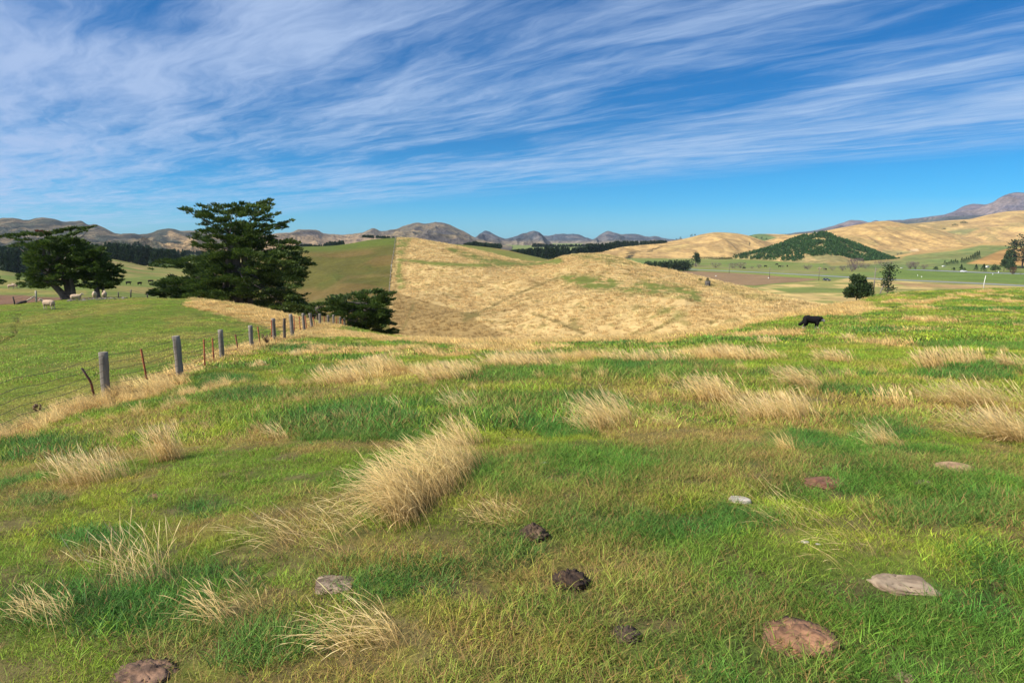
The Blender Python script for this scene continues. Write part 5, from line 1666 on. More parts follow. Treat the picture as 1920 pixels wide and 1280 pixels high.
    for k, (px, py, h, w, lab) in enumerate([(1417, 447, 5, 7, 'scrubby tree in the gap below the green topped hill'), (1428, 449, 6, 8, 'larger scrubby tree in the gap below the green topped hill'), (1437, 450, 5, 6, 'rightmost scrubby tree in the gap below the green topped hill'), (1409, 445, 3, 6, 'leftmost scrubby tree in the gap below the green topped hill')]):
        p = P3(px, py, 1500)
        p[2] = min(p[2], float(hillF6.z(p[0], p[1])[0]) + 2)
        far_tree('round', lab, hillF6.hit(px, py), sz(h, p), sz(w, p), 140 + k, cards=130, name='hill_tree', group='stray trees on the golden hills')
    for k, (px, py, h, w, lab) in enumerate([(1545, 440, 4, 10, 'dark tree on the very top of the plantation hill'), (1683, 476, 5, 6, 'left grey bush at the foot of the golden mound'), (1690, 475, 6, 6, 'right grey bush at the foot of the golden mound')]):
        p = (hillF2 if k == 0 else hillF5).hit(px, py)
        far_tree('round', lab, p, sz(h, p), sz(w, p), 150 + k, cards=150, name='hill_tree', group='stray trees on the golden hills', cols=None if k == 0 else [(.09, .12, .075), (.13, .15, .10)])
    for k, (px, py, h, w, lab) in enumerate([(1791, 425, 6, 14, 'dark scrub strip on the high golden hill, left end'), (1806, 421, 7, 16, 'dark scrub strip on the high golden hill, upper end'), (1770, 431, 4, 10, 'dark scrub patch low on the high golden hill')]):
        p = hillF4.hit(px, py)
        far_tree('round', lab, p, sz(h, p), sz(w, p), 160 + k, cards=160, name='hill_scrub', group='stray trees on the golden hills')


# ---- far-off woods that read as one mass
def forest(name, label, spots, seed, cards=110, cols=None, leaf=1.0, sharp=True):
    """spots: (P (3,), height, width)"""
    rg = np.random.default_rng(seed)
    Vs, Ts, Cs, o = [], [], [], 0
    cols = cols or [(.018, .042, .020), (.038, .068, .024)]
    for P, h, w in spots:
        t = rg.random(cards) ** (.8 if sharp else .6); a = rg.random(cards) * 6.283
        r = w / 2 * ((1 - t) ** .8 if sharp else np.sqrt(np.clip(1.02 - (2 * t - 1) ** 2, 0, 1))) * np.sqrt(rg.random(cards)) * 1.2
        Q = P + np.stack([r * np.cos(a), r * np.sin(a), h * (.03 + .97 * t)], 1)
        D = np.stack([np.cos(a), np.sin(a), .5 + t], 1)
        c = mixc(np.array(cols[0]), np.array(cols[1]), rg.random(cards)) * (.8 + .4 * rg.random())
        L = (h * .16 + w * .16) * leaf
        V, T, C = leaf_cards(Q, D, L * (.6 + .8 * rg.random(cards)), L * .55 * (.6 + .8 * rg.random(cards)), rg, .6, c)
        Vs.append(V); Ts.append(T + o); Cs.append(C); o += len(V)
    me = mesh_np(name, np.concatenate(Vs), np.concatenate(Ts), {'col': np.concatenate(Cs)}, False, [M_LEAF])
    return tag(link(name, me), label, 'trees', kind='stuff')


def belt(pts, n, rows, dY, hpx, wpx, rg, zf=None):
    """pts: (px, py foot, Y). trees in rows going back"""
    P = np.array(pts, float)
    s = np.linspace(0, 1, len(P))
    out = []
    for i in range(n):
        t = rg.random()
        px = np.interp(t, s, P[:, 0]); py = np.interp(t, s, P[:, 1]); Y = np.interp(t, s, P[:, 2])
        h = (np.interp(t, np.linspace(0, 1, len(hpx)), hpx) if not np.isscalar(hpx) else hpx) / F * Y * (.82 + .3 * rg.random())
        q = P3(px, py, Y)
        u = q[0] / q[1]
        k = rg.integers(0, rows)
        q = np.array([u * (Y + k * dY), Y + k * dY, q[2]])
        if zf is not None:
            q[2] = zf(q)
        out.append((q - np.array([0, 0, .5]), h, wpx / F * Y))
    return out


def build_forests():
    rg = np.random.default_rng(71)
    S = belt([(-260, 508, 430), (0, 510, 430), (50, 516, 430), (95, 521, 430)], 150, 5, 12, [38, 42, 46, 50], 13, rg)
    S += belt([(-260, 500, 500), (0, 500, 500), (90, 505, 500)], 90, 3, 12, [34, 36, 36], 13, rg)
    forest('pine_forest', 'dark pine forest behind the left cypress', S, 1)
    S = belt([(95, 500, 450), (200, 487, 450), (240, 491, 450), (290, 501, 450), (350, 504, 450)], 190, 5, 12, [30, 30, 30, 32, 30], 12, rg)
    forest('pine_plantation', 'dark pine wood between the two big cypresses', S, 2)
    S = belt([(215, 474, 900), (262, 480, 900), (300, 484, 900)], 60, 4, 16, [9, 26, 12], 8, rg) + belt([(260, 478, 1000), (330, 480, 1000), (400, 482, 1000)], 70, 3, 16, [14, 12, 10], 8, rg)
    forest('far_pine_wood', 'far blue green pine wood under the tan foothills', S, 3)
    S = belt([(545, 464, 700), (580, 463.5, 700), (597, 465, 700)], 40, 3, 10, [5, 7, 6], 6, rg) + belt([(588, 465, 700), (620, 465, 700), (645, 460, 700)], 55, 3, 10, [3, 12, 9], 6, rg)
    forest('pine_stand', 'dark pine stand behind the green hill', S, 4)
    S = belt([(680, 444, 900), (700, 446, 900), (745, 447, 900)], 60, 3, 12, [4, 5.5, 3], 6, rg)
    forest('pine_stand_on_crest', 'dark pine strip on the skyline above the green hill', S, 5)
    S = belt([(872, 461, 760), (890, 463, 760), (915, 466, 760), (938, 467, 760)], 90, 4, 10, [5, 10, 10, 9], 7, rg)
    forest('pine_block', 'dark rounded pine block right of the brown hill', S, 6, sharp=False)
    S = belt([(955, 472, 640), (985, 477, 640), (1020, 485, 640), (1048, 489, 640), (1068, 478, 660)], 170, 5, 10, [3, 10, 20, 24, 12], 8, rg)
    S += belt([(1072, 474, 680), (1085, 476, 680), (1100, 476, 680)], 50, 4, 9, [8, 12, 12], 8, rg)
    forest('pine_block_in_gap', 'dark pine wood in the gap between straw knolls', S, 7)
    S = belt([(1100, 474, 760), (1125, 472, 780), (1160, 463, 900), (1200, 459, 1000), (1250, 455, 1100)], 170, 3, 10, [16, 14, 11, 7, 5], 7, rg)
    forest('pine_belt', 'long dark pine belt running to the golden hill', S, 8)
    S = belt([(998, 463, 1300), (1040, 463, 1300), (1110, 462, 1300)], 90, 3, 16, [7, 4.5, 4.5], 6, rg)
    forest('pine_belt_far', 'thin far pine belt under the blue peaks', S, 9)
    # rows of young trees on the cone hill
    S = []
    n = 9500
    Y = np.random.default_rng(3).uniform(745, 898, n); U = np.random.default_rng(4).uniform(.24, .60, n)
    X = U * Y
    ok = (U > hillF2.u0 + .012) & (U < hillF2.u1 - .02)
    X, Y = X[ok], Y[ok]
    Z = hillF2.z(X, Y)
    px, py = px_of(X, Y, Z)
    Ys, Zs = hillF2.cols(X / Y)
    gap = fbm(X / 16, Y / 26, 3, 88)
    ridge_gap = sst(-np.abs(px - np.interp(py, [445, 460, 475, 490], [1562, 1538, 1536, 1575])), -10, -2)
    k = (Y > Ys[0] + 3) & (Y < Ys[1] + 3) & (Z > PZ + .35) & (gap + ridge_gap * .14 < .71) & ~((py > 490) & (gap > .62)) & (np.random.default_rng(6).random(len(X)) < .84)
    rr = np.random.default_rng(5)
    S = [(np.array([x, y, z - .3]), 3.4 * (.6 + .7 * rr.random()), 3.6 * (.7 + .5 * rr.random())) for x, y, z in zip(X[k], Y[k], Z[k])]
    S += [(plain_pt(px_, 485 + (px_ - 1312) * .012), 2.6, 2.2) for px_ in np.arange(1312, 1372, 2.2)]
    forest('young_tree_plantation', 'rows of young dark green trees covering the cone hill', S, 10, 18, [(.028, .085, .022), (.065, .135, .030)], 1.5)


build_cypresses()
build_far_trees()
build_forests()
# ------------------------------------------------------------------ fences
M_POST = mat_attr('weathered_wood', 0.9, 7.0, 0.45, 0.7, vec=(1, 1, .12), bdist=.02)
M_RUST = mat_attr('rusty_steel', 0.8, 22.0, 0.4, 0.3, bdist=.004)
M_WIRE = mat_attr('wire', 0.6, metal=.3)


def ray_at(px, py, base):
    """point on the pixel's ray at the distance of a base point"""
    return P3(px, py, base[1])


def foot_at(px, py, Y):
    """foot of a post: seen at px, distance Y, on the ground"""
    p = P3(px, py, Y)
    p[2] = float(H0(p[0], p[1]))
    return p


POSTS = [  # foot px, foot py, top px, top py, width px, distance
    (200, 747, 193, 660, 16, 15.3), (338, 711, 330, 630, 14, 18.6), (417, 676, 413, 618, 9, 24.0), (472, 655, 469, 610, 8, 29.0), (515, 637, 512, 597, 7, 34.5), (533, 631, 533, 597, 5.5, 37.0), (549, 630, 545, 589, 7, 38.5),
    (571, 618, 568, 587, 5.5, 46.0), (586, 615, 581, 587, 5.5, 49.0), (600, 615, 599.5, 588, 5, 53.0), (616, 614, 615, 591, 4.6, 57.0), (625.5, 614, 625, 590, 4, 59.0), (638, 614, 637.5, 594, 4, 61.5), (646.5, 615, 646, 596, 3.6, 63.5), (653, 616.5, 653, 599, 2.6, 65.5), (659, 618, 659, 606, 2.6, 68), (663.5, 619, 663.5, 609, 2.4, 70.5)]
STANDARDS = [(277, 720, [(264, 654)], 17.0), (178, 748, [(170, 716), (153, 690)], 14.7), (384, 688, [(382, 636)], 21.6), (401, 680, [(398, 634)], 23.0), (447, 662, [(441, 627)], 26.8), (488, 650, [(483, 612)], 31.0), (509.5, 638, [(509, 600)], 34.2),
             (552, 620, [(551, 593)], 44.2), (563, 619, [(561, 593)], 45.2), (575, 617, [(572, 592)], 47.2), (590, 616, [(587, 594)], 50.5), (608.5, 616, [(608, 593)], 55), (631, 615, [(631, 596)], 60.4), (643, 616, [(642, 598)], 62.5)]


def build_fence():
    root = None
    tops = []
    for k, (fx, fy, tx, ty, w, Y) in enumerate(POSTS):
        f = foot_at(fx, fy, Y)
        t = P3(tx, ty, Y + .02)
        if root is None:
            root = thing('wire_fence', 'old wire fence of weathered posts and rusty standards running down the left side', 'fence', tuple(f))
        r = w / F * Y / 2
        rg = np.random.default_rng(k)
        n = 9
        s = np.linspace(0, 1, n)
        P = (f - np.array([0, 0, .25])) + (t - f + np.array([0, 0, .25])) * s[:, None] + rg.normal(0, r * .04, (n, 3)) * np.array([1, 1, 0])
        P = np.concatenate([P, P[-1:] + (P[-1] - P[-2]) * .02])
        rad = np.concatenate([r * (1.0 + rg.normal(0, .035, n)), [r * .8]])
        mb = MB()
        g = .165 + .05 * rg.random()
        c = np.array([g, g * .86, g * .70]) if k not in (5,) else np.array([.10, .08, .065])
        mb.tube(P - np.array(root.location), rad, 12, c)
        # vertical weathering cracks as shallow grooves in the tube's radius
        V = mb.V[0]; m = len(V) - 2
        ang = np.arange(m) % 12
        gro = rg.random(12) < .3
        cen = np.repeat(P - np.array(root.location), 12, 0)
        V[:m] = cen + (V[:m] - cen) * np.where(gro[ang], .88, 1.0)[:, None]
        mb.build('wooden_post', M_POST, root, True)
        tops.append((f, t))
    for k, (fx, fy, pts, Y) in enumerate(STANDARDS):
        f = foot_at(fx, fy, Y)
        P = [f - np.array([0, 0, .2])] + [f + (P3(a, b, Y + .01) - f) for a, b in pts]
        if k != 1:
            P = [P[0], f, P[-1]]
        else:
            P = [P[0], f, f + (P[1] - f) * .55, f + (P[1] - f) * .95, P[1] + (P[2] - P[1]) * .12, P[2]]
        P = np.array(P) - np.array(root.location)
        # Y-section steel: three thin flanges round the axis
        mb = MB()
        hw = .020 + .00025 * Y
        for a in (0.5, 2.6, 4.7):
            d = np.array([math.cos(a), math.sin(a), 0]) * hw
            mb.tube(P + d * .6, hw * .62, 5, (.30, .085, .030) if k not in (1, 4) else (.20, .065, .03))
        o = mb.build('steel_standard', M_RUST, root)
        if k == 1:
            c = np.concatenate(mb.C)
            z = np.concatenate(mb.V)[:, 2]
            top = sst(z, P[-2][2] - .03, P[-2][2] + .04)
            c = mixc(c, np.array([.03, .025, .022]), top)
            o.data.attributes['col'].data.foreach_set('color', np.concatenate([c, np.ones((len(c), 1))], 1).astype(np.float32).ravel())
            o['label'] = 'rusty steel standard bent over at the top'
    # wires, from beyond the left edge of the photo through every post
    ex = []
    for Y in (6.5, 9.0, 11.5):
        x = float(fence_x(Y)); z = float(H0(x, Y))
        ex.append((np.array([x, Y, z]), np.array([x - .05, Y, z + 1.02])))
    line = ex + [tops[i] for i in (0, 1, 2, 3, 4, 6, 7, 8, 9, 10, 11, 12, 13, 14, 15, 16)]
    for k, fr in enumerate((.93, .76, .60, .45, .30, .15)):
        Q = []
        rg = np.random.default_rng(50 + k)
        A = [f + (t - f) * fr + np.array([0.03, -.06, 0]) for f, t in line]
        for a, b in zip(A[:-1], A[1:]):
            L = np.linalg.norm(b - a)
            for s in np.linspace(0, 1, 6)[:-1]:
                sag = -.012 * L * 4 * s * (1 - s) * (1 + rg.random())
                Q.append(a + (b - a) * s + np.array([0, 0, sag]))
        Q.append(A[-1])
        Q = np.array(Q)
        mb = MB()
        mb.tube(Q - np.array(root.location), .0032 + .00012 * Q[:, 1], 4, (.10, .075, .06), cap=False)
        if k in (0, 2):   # barbs
            for q in Q[::1]:
                if q[1] < 26:
                    mb.tube(np.array([q + [-.018, 0, -.018], q + [.018, 0, .018]]) - np.array(root.location), .003, 3, (.10, .075, .06), cap=False)
        mb.build('wire', M_WIRE, root)


build_fence()


def small_fence(name, label, posts, wires, wire_r, colr):
    root = None
    L = []
    for (f, t, r, c) in posts:
        if root is None:
            root = thing(name, label, 'fence', tuple(f))
        o = np.array(root.location)
        mb = MB(); mb.tube(np.array([f - [0, 0, .3], f + (t - f) * .5, t]) - o, np.array([r, r * .97, r * .92]), 7, c)
        mb.build('post', M_POST, root)
        L.append((f, t))
    for fr in wires:
        mb = MB(); mb.tube(np.array([f + (t - f) * fr for f, t in L]) - np.array(root.location), wire_r, 4, colr, cap=False)
        mb.build('wire', M_WIRE, root)
    return root


def build_far_fences():
    # along the top of the green knoll, under the left cypresses
    P = []
    for fx, fy, tx, ty, w, Y, c in [(28.5, 572, 24, 556, 2.6, 66, (.07, .055, .045)), (67.5, 563, 67, 545, 3.4, 67, (.42, .37, .28)), (222, 564, 222, 547.5, 2.2, 69, (.12, .10, .08)), (245, 561, 245.5, 543, 2.4, 69.5, (.12, .10, .08)), (276.5, 563, 276.5, 551, 2.4, 70, (.12, .10, .08))]:
        f = foot_at(fx, fy, Y); P.append((f, P3(tx, ty, Y), w / F * Y / 2, c))
    r = small_fence('paddock_fence', 'far fence with a braced pale strainer post under the left cypresses', P, (.9, .6, .3), .010, (.12, .10, .09))
    a, b = P3(64.5, 555.5, 66.9), P3(49, 564.5, 66.2)
    mb = MB(); mb.tube(np.array([a, b]) - np.array(r.location), .06, 6, (.46, .38, .27)); mb.build('brace', M_POST, r)
    a, b = P3(50, 565, 66), P3(30, 570.5, 65.6)
    lg = thing('log_and_shadow', 'dark log and its shadow as one shape beside the far fence post at the left', 'log', tuple(a))
    mb = MB(); mb.tube(np.array([a, (a + b) / 2 + [0, 0, .05], b]) - a, np.array([.12, .14, .10]), 7, (.045, .035, .03)); mb.build('trunk', M_BARK, lg)  # one dark tube stands for the log and its shadow
    # up the hill between grazed green and straw
    P = []
    for k in range(17):
        t = k / 16
        py = 447.5 + (552 - 447.5) * t
        g = hillB.hit(fb(py) - 1.5, py)
        P.append((g, g + np.array([0, 0, 1.25]), .07, (.30, .26, .2) if k != 9 else (.7, .66, .6)))
    small_fence('boundary_fence', 'thin fence running straight up between the green hill and the straw hill', P, (.92, .65, .35), .012, (.10, .085, .07))


build_far_fences()

# ------------------------------------------------------------------ animals
M_WOOL = mat_attr('wool', 0.95, 16, .22, .8, spec=.1, bdist=.03)
M_COAT = mat_attr('dog_coat', 0.85, 30, .3, .5, spec=.08, vec=(.5, 1, 1), bdist=.02)


def skin_mesh(name, chains, vox=.016):
    """one continuous body: chains of (x,y,z,radius) swept with balls, fused and smoothed into a single surface"""
    n1, n2 = 7, 10
    th = np.linspace(0, np.pi, n1); ph = np.linspace(0, 2 * np.pi, n2, endpoint=False)
    B = np.array([[0, 0, 1.0]] + [[math.sin(t) * math.cos(q), math.sin(t) * math.sin(q), math.cos(t)] for t in th[1:-1] for q in ph] + [[0, 0, -1.0]])
    T = []
    last = len(B) - 1
    for j in range(n2):
        k = (j + 1) % n2
        T.append([0, 1 + j, 1 + k])
        for i in range(n1 - 3):
            o = 1 + i * n2
            T += [[o + j, o + n2 + j, o + n2 + k], [o + j, o + n2 + k, o + k]]
        o = 1 + (n1 - 3) * n2
        T.append([o + j, last, o + k])
    T = np.array(T)
    V, F_ = [], []
    for ch in chains:
        P = np.array(ch, float)
        for p, q in zip(P[:-1], P[1:]):
            m = max(2, int(np.linalg.norm(q[:3] - p[:3]) / (.22 * min(p[3], q[3]))))
            for t in np.linspace(0, 1, min(m, 24)):
                c = p + (q - p) * t
                F_.append(T + sum(len(v) for v in V)); V.append(B * c[3] + c[:3])
    me = mesh_np(name, np.concatenate(V), np.concatenate(F_))
    o = bpy.data.objects.new(name, me)
    COL.objects.link(o)
    rm = o.modifiers.new('remesh', 'REMESH'); rm.mode = 'VOXEL'; rm.voxel_size = vox; rm.use_smooth_shade = True
    sm = o.modifiers.new('smooth', 'SMOOTH'); sm.factor = .5; sm.iterations = 6
    dg = bpy.context.evaluated_depsgraph_get()
    out = bpy.data.meshes.new_from_object(o.evaluated_get(dg))
    out.name = name
    bpy.data.objects.remove(o); bpy.data.meshes.remove(me)
    return out


def colour_mesh(me, f):
    n = len(me.vertices)
    co = np.empty(n * 3, np.float32); me.vertices.foreach_get('co', co)
    c = f(co.reshape(-1, 3))
    at = me.attributes.new('col', 'FLOAT_COLOR', 'POINT')
    at.data.foreach_set('color', np.concatenate([c, np.ones((n, 1))], 1).astype(np.float32).ravel())


def sheep_mesh(head_turn=0.0, graze=False):
    ht = head_turn
    nx, ny = .56 + .0, .12 * ht
    hx, hy = .60 + .10 * (1 - abs(ht)), .20 * ht
    mx, my = hx + .15 * (1 - abs(ht)) + .02, hy + .16 * ht
    hz = .88
    ch = [[(0, 0, .58, .27), (.20, 0, .60, .255), (.38, 0, .61, .21), (nx * .92, ny * .5, .72, .135), (nx, ny, .80, .105), (hx, hy, hz, .085), (mx, my, hz - .06, .052)],
          [(0, 0, .58, .27), (-.22, 0, .59, .265), (-.42, 0, .60, .20), (-.53, 0, .54, .07), (-.56, 0, .44, .035)]]
    for s in (-1, 1):
        ch.append([(.38, 0, .61, .21), (.36, s * .11, .40, .085), (.37, s * .115, .23, .042), (.36, s * .115, .05, .034), (.39, s * .115, .015, .034)])
        ch.append([(-.42, 0, .60, .20), (-.40, s * .13, .42, .105), (-.36, s * .13, .32, .065), (-.46, s * .13, .22, .042), (-.43, s * .13, .05, .034), (-.40, s * .13, .015, .034)])
        ch.append([(hx, hy, hz, .085), (hx - .03 - s * .07 * ht * 0, hy + s * .10, hz + .035, .030), (hx - .05, hy + s * .17, hz + .025, .016)])
    me = skin_mesh('sheep_body', ch)

    def col(co):
        x, y, z = co.T
        wool = np.array([.50, .365, .25]); pale = np.array([.58, .47, .35])
        c = mixc(np.tile(wool, (len(co), 1)), np.array([.42, .30, .20]), fbm(x * 9 + y * 5, z * 9, 3, 4))
        c = mixc(c, pale, np.maximum(sst(-z, -.30, -.18), sst(x, .56, .62)))
        c = mixc(c, np.array([.10, .08, .07]), np.maximum(sst(-z, -.035, -.02), sst((x - mx) ** 2 * 0 - np.hypot(np.hypot(x - mx, y - my), z - hz + .06), -.05, -.035)))
        return c
    colour_mesh(me, col)
    me.materials.append(M_WOOL)
    return me


def place(me, name, label, cat, P, rz, sc=1.0, group=None):
    o = link(name, me, None, tuple(P))
    o.rotation_euler = (0, 0, rz)
    o.scale = (sc, sc, sc)
    return tag(o, label, cat, group)


def eyes(root, pts, r):
    for p in pts:
        V = []
        mb = MB()
        a = np.linspace(0, np.pi, 7)
        mb.tube(np.stack([np.zeros(7), np.zeros(7), -np.cos(a) * r], 1) + np.array(p), np.sin(a) * r + 1e-4, 8, (.01, .008, .006))
        mb.build('eye', M_COAT, root, True)


def build_animals():
    # sheep: (x forward in the mesh)
    g = gp(92, 578)
    p = gp(92, 580)
    BARE.append((p[0], p[1] - .2, .8))
    o = place(sheep_mesh(.75), 'sheep', 'cream sheep standing in front on the open green knoll, looking this way', 'sheep', p, math.pi - .18, .87, 'sheep under the left cypresses')
    eyes(o, [(.70, .15, .90), (.60, .23, .90)], .014)
    for px, py, Y, rz, sc, turn, lab in [(143, 566, 64, .12, .82, .1, 'cream sheep facing right beside the leaning trunk'), (178.5, 566, 64.5, -1.05, .86, 0, 'cream sheep facing the viewer under the crown')]:
        p = P3(px, py, Y); p[2] = float(H0(p[0], p[1]))
        place(sheep_mesh(turn), 'sheep', lab, 'sheep', p, rz, sc, 'sheep under the left cypresses')
    p = P3(197, 565, 67); p[2] = float(H0(p[0], p[1]))
    place(sheep_mesh(.3), 'sheep', 'dim sheep standing in the shade of the second trunk', 'sheep', p, 2.0, .86, 'sheep under the left cypresses')
    wm = sheep_mesh(0)
    for px, py, rz, lab in [(21, 541.5, 0.3, 'far white sheep, left one of two on the field'), (28.5, 540.5, 2.8, 'far white sheep, right one of two on the field')]:
        place(wm, 'sheep', lab, 'sheep', hillD.hit(px, py), rz, 1.25, 'far sheep on the left field')
    # the dog
    ch = [[(0, 0, .39, .150), (.14, 0, .385, .155), (.26, 0, .385, .150), (.36, 0, .41, .115), (.43, 0, .42, .095), (.50, 0, .385, .062), (.575, -.005, .345, .040)],
          [(0, 0, .39, .150), (-.14, 0, .415, .150), (-.25, 0, .405, .140), (-.33, 0, .33, .065), (-.39, 0, .25, .070), (-.47, 0, .20, .070), (-.56, 0, .185, .030)]]
    for s, f, h in ((-1, .05, -.04), (1, -.07, .07)):
        ch.append([(.26, s * .05, .33, .10), (.26 + f * .3, s * .085, .25, .068), (.25 + f * .7, s * .085, .15, .036), (.27 + f, s * .085, .04, .030), (.305 + f, s * .085, .022, .030)])
        ch.append([(-.26, s * .05, .38, .12), (-.25 + h * .3, s * .09, .28, .098), (-.20 + h * .7, s * .09, .215, .058), (-.325 + h, s * .09, .13, .034), (-.295 + h, s * .09, .035, .029), (-.26 + h, s * .09, .022, .029)])
        ch.append([(.43, s * .04, .46, .05), (.42, s * .062, .50, .034), (.44, s * .088, .485, .016)])
    me = skin_mesh('dog_body', ch)

    def col(co):
        x, y, z = co.T
        c = np.tile(np.array([.010, .009, .010]), (len(co), 1))
        w = np.array([.62, .52, .42])
        c = mixc(c, w, sst(-z, -.155, -.10) * (x > -.42))
        c = mixc(c, np.array([.50, .44, .40]), sst(-np.hypot(np.hypot((x - .33) / .8, y / 1.2), z - .31), -.105, -.07))
        c = mixc(c, np.array([.46, .38, .36]), sst(-np.hypot((x - .50), (z - .335)), -.115, -.075))
        c = mixc(c, np.array([.006, .006, .006]), sst(x, .590, .602))
        return c
    colour_mesh(me, col)
    me.materials.append(M_COAT)
    P = gp(1520, 620)
    o = place(me, 'dog', 'black and white sheepdog walking with lowered head on the slope', 'dog', P, -.30, .98)
    o.scale = (.86, 1.0, 1.05)
    o.location.z += .05
    BARE.append((P[0], P[1] - .1, .45))
    eyes(o, [(.475, -.058, .425), (.475, .058, .425)], .010)
    # cattle, tiny and far
    ch = [[(0, 0, .95, .36), (.35, 0, .98, .34), (.65, 0, 1.0, .28), (.85, 0, 1.08, .17), (1.0, 0, 1.05, .13), (1.2, 0, .90, .09)],
          [(0, 0, .95, .36), (-.35, 0, .97, .36), (-.70, 0, 1.0, .26), (-.86, 0, .95, .05), (-.9, 0, .5, .03)]]
    for s in (-1, 1):
        ch.append([(.65, 0, 1.0, .28), (.62, s * .19, .62, .12), (.64, s * .2, .34, .07), (.64, s * .2, .03, .06)])
        ch.append([(-.70, 0, 1.0, .26), (-.66, s * .2, .68, .16), (-.60, s * .2, .52, .10), (-.74, s * .2, .36, .07), (-.70, s * .2, .03, .06)])
        ch.append([(1.0, 0, 1.05, .13), (.96, s * .16, 1.16, .05), (.95, s * .24, 1.14, .02)])
    cm = skin_mesh('cow_body', ch, .04)
    colour_mesh(cm, lambda co: np.tile(np.array([.012, .010, .010]), (len(co), 1)))
    cm.materials.append(M_COAT)
    gc = skin_mesh('cow_body', ch, .04)
    colour_mesh(gc, lambda co: np.tile(np.array([.30, .22, .13]), (len(co), 1)))
    gc.materials.append(M_COAT)
    for k, (px, py, rz, lab) in enumerate([(1435, 501, 0, 'black cow alone between two mauve shrubs'), (1456.5, 497.5, 2.6, 'black cow standing farther back on the flat'), (1461.5, 501.5, .2, 'black cow beside a tiny shrub'), (1476, 500.5, 1.4, 'black cow seen narrow, right of the others'), (1511, 504, .3, 'black cow by the mauve shrub before the plantation'), (1548.5, 507, 1.5, 'black cow near the faint bare shrub'), (1395, 504.5, .1, 'black cow at the right foot of the mauve pair')]):
        place(cm, 'cow', lab, 'cow', plain_pt(px, py), rz, 1.35, 'black cattle on the valley floor')
    for k, (px, py, rz, lab) in enumerate([(1534, 506, 1.2, 'pale cow, left of two near the thin pole'), (1538, 506, 1.9, 'pale cow, right of two near the thin pole')]):
        place(gc, 'cow', lab, 'cow', plain_pt(px, py), rz, 1.3, 'pale cattle on the valley floor')
    for k, (px, py, rz, lab) in enumerate([(241, 534, .2, 'black cow, leftmost of three on the field between the cypresses'), (262, 535, 1.3, 'black cow, middle of three on the field between the cypresses'), (282.5, 531, .4, 'black cow, rightmost of three on the field between the cypresses')]):
        place(cm, 'cow', lab, 'cow', hillD.hit(px, py), rz, .75, 'black cattle on the left field')


build_animals()

# ------------------------------------------------------------------ small far things
M_PAINT = mat_attr('car_paint', 0.3, spec=.5)
M_GLASS = mat_attr('window_glass', 0.08, spec=.8)
M_DULL = mat_attr('dull_paint', 0.8, 3, .15)


def prism(mb, prof, w0, w1, zt, c):
    """side profile (x,z) extruded across y; narrower above zt"""
    n = len(prof)
    P = np.array(prof, float)
    hw = np.where(P[:, 1] > zt, w1, w0) / 2
    V = np.concatenate([np.c_[P[:, 0], -hw, P[:, 1]], np.c_[P[:, 0], hw, P[:, 1]]])
    T = []
    for i in range(n):
        j = (i + 1) % n
        T += [[i, j, j + n], [i, j + n, i + n]]
    for i in range(1, n - 1):
        T += [[0, i + 1, i], [n, n + i, n + i + 1]]
    mb.raw(V, T, c)


def car(label, P, rz, paint, group=None):
    root = thing('car', label, 'car', tuple(P), rz, group)
    mb = MB()
    prism(mb, [(-2.2, .32), (-2.25, .75), (-2.1, .98), (1.0, 1.0), (2.05, .88), (2.25, .62), (2.2, .32)], 1.78, 1.78, 9, paint)
    mb.build('body', M_PAINT, root)
    mb = MB()
    prism(mb, [(-1.95, .99), (-1.7, 1.46), (.15, 1.5), (.85, 1.0)], 1.62, 1.3, 1.2, (.02, .025, .03))
    mb.build('window', M_GLASS, root)
    mb = MB()
    prism(mb, [(-1.72, 1.46), (-1.6, 1.53), (.05, 1.56), (.2, 1.49)], 1.36, 1.3, 1.5, paint)
    mb.build('roof', M_PAINT, root)
    for x in (-1.35, 1.4):
        for s in (-1, 1):
            y = s * .82
            mb = MB(); mb.tube(np.array([(x, y - .11, .33), (x, y + .11, .33)]), .33, 14, (.02, .02, .02)); wv = mb.build('wheel', M_DULL, root)
            mb = MB(); mb.tube(np.array([(x, y + s * .10, .33), (x, y + s * .125, .33)]), .19, 10, (.45, .45, .46)); mb.build('rim', M_PAINT, wv)
    for s in (-1, 1):
        mb = MB(); mb.box((2.19, s * .62, .70), (.10, .34, .14), (.75, .75, .72)); mb.build('headlight', M_GLASS, root)
        mb = MB(); mb.box((-2.22, s * .68, .80), (.07, .22, .16), (.30, .02, .02)); mb.build('tail_light', M_GLASS, root)
    return root


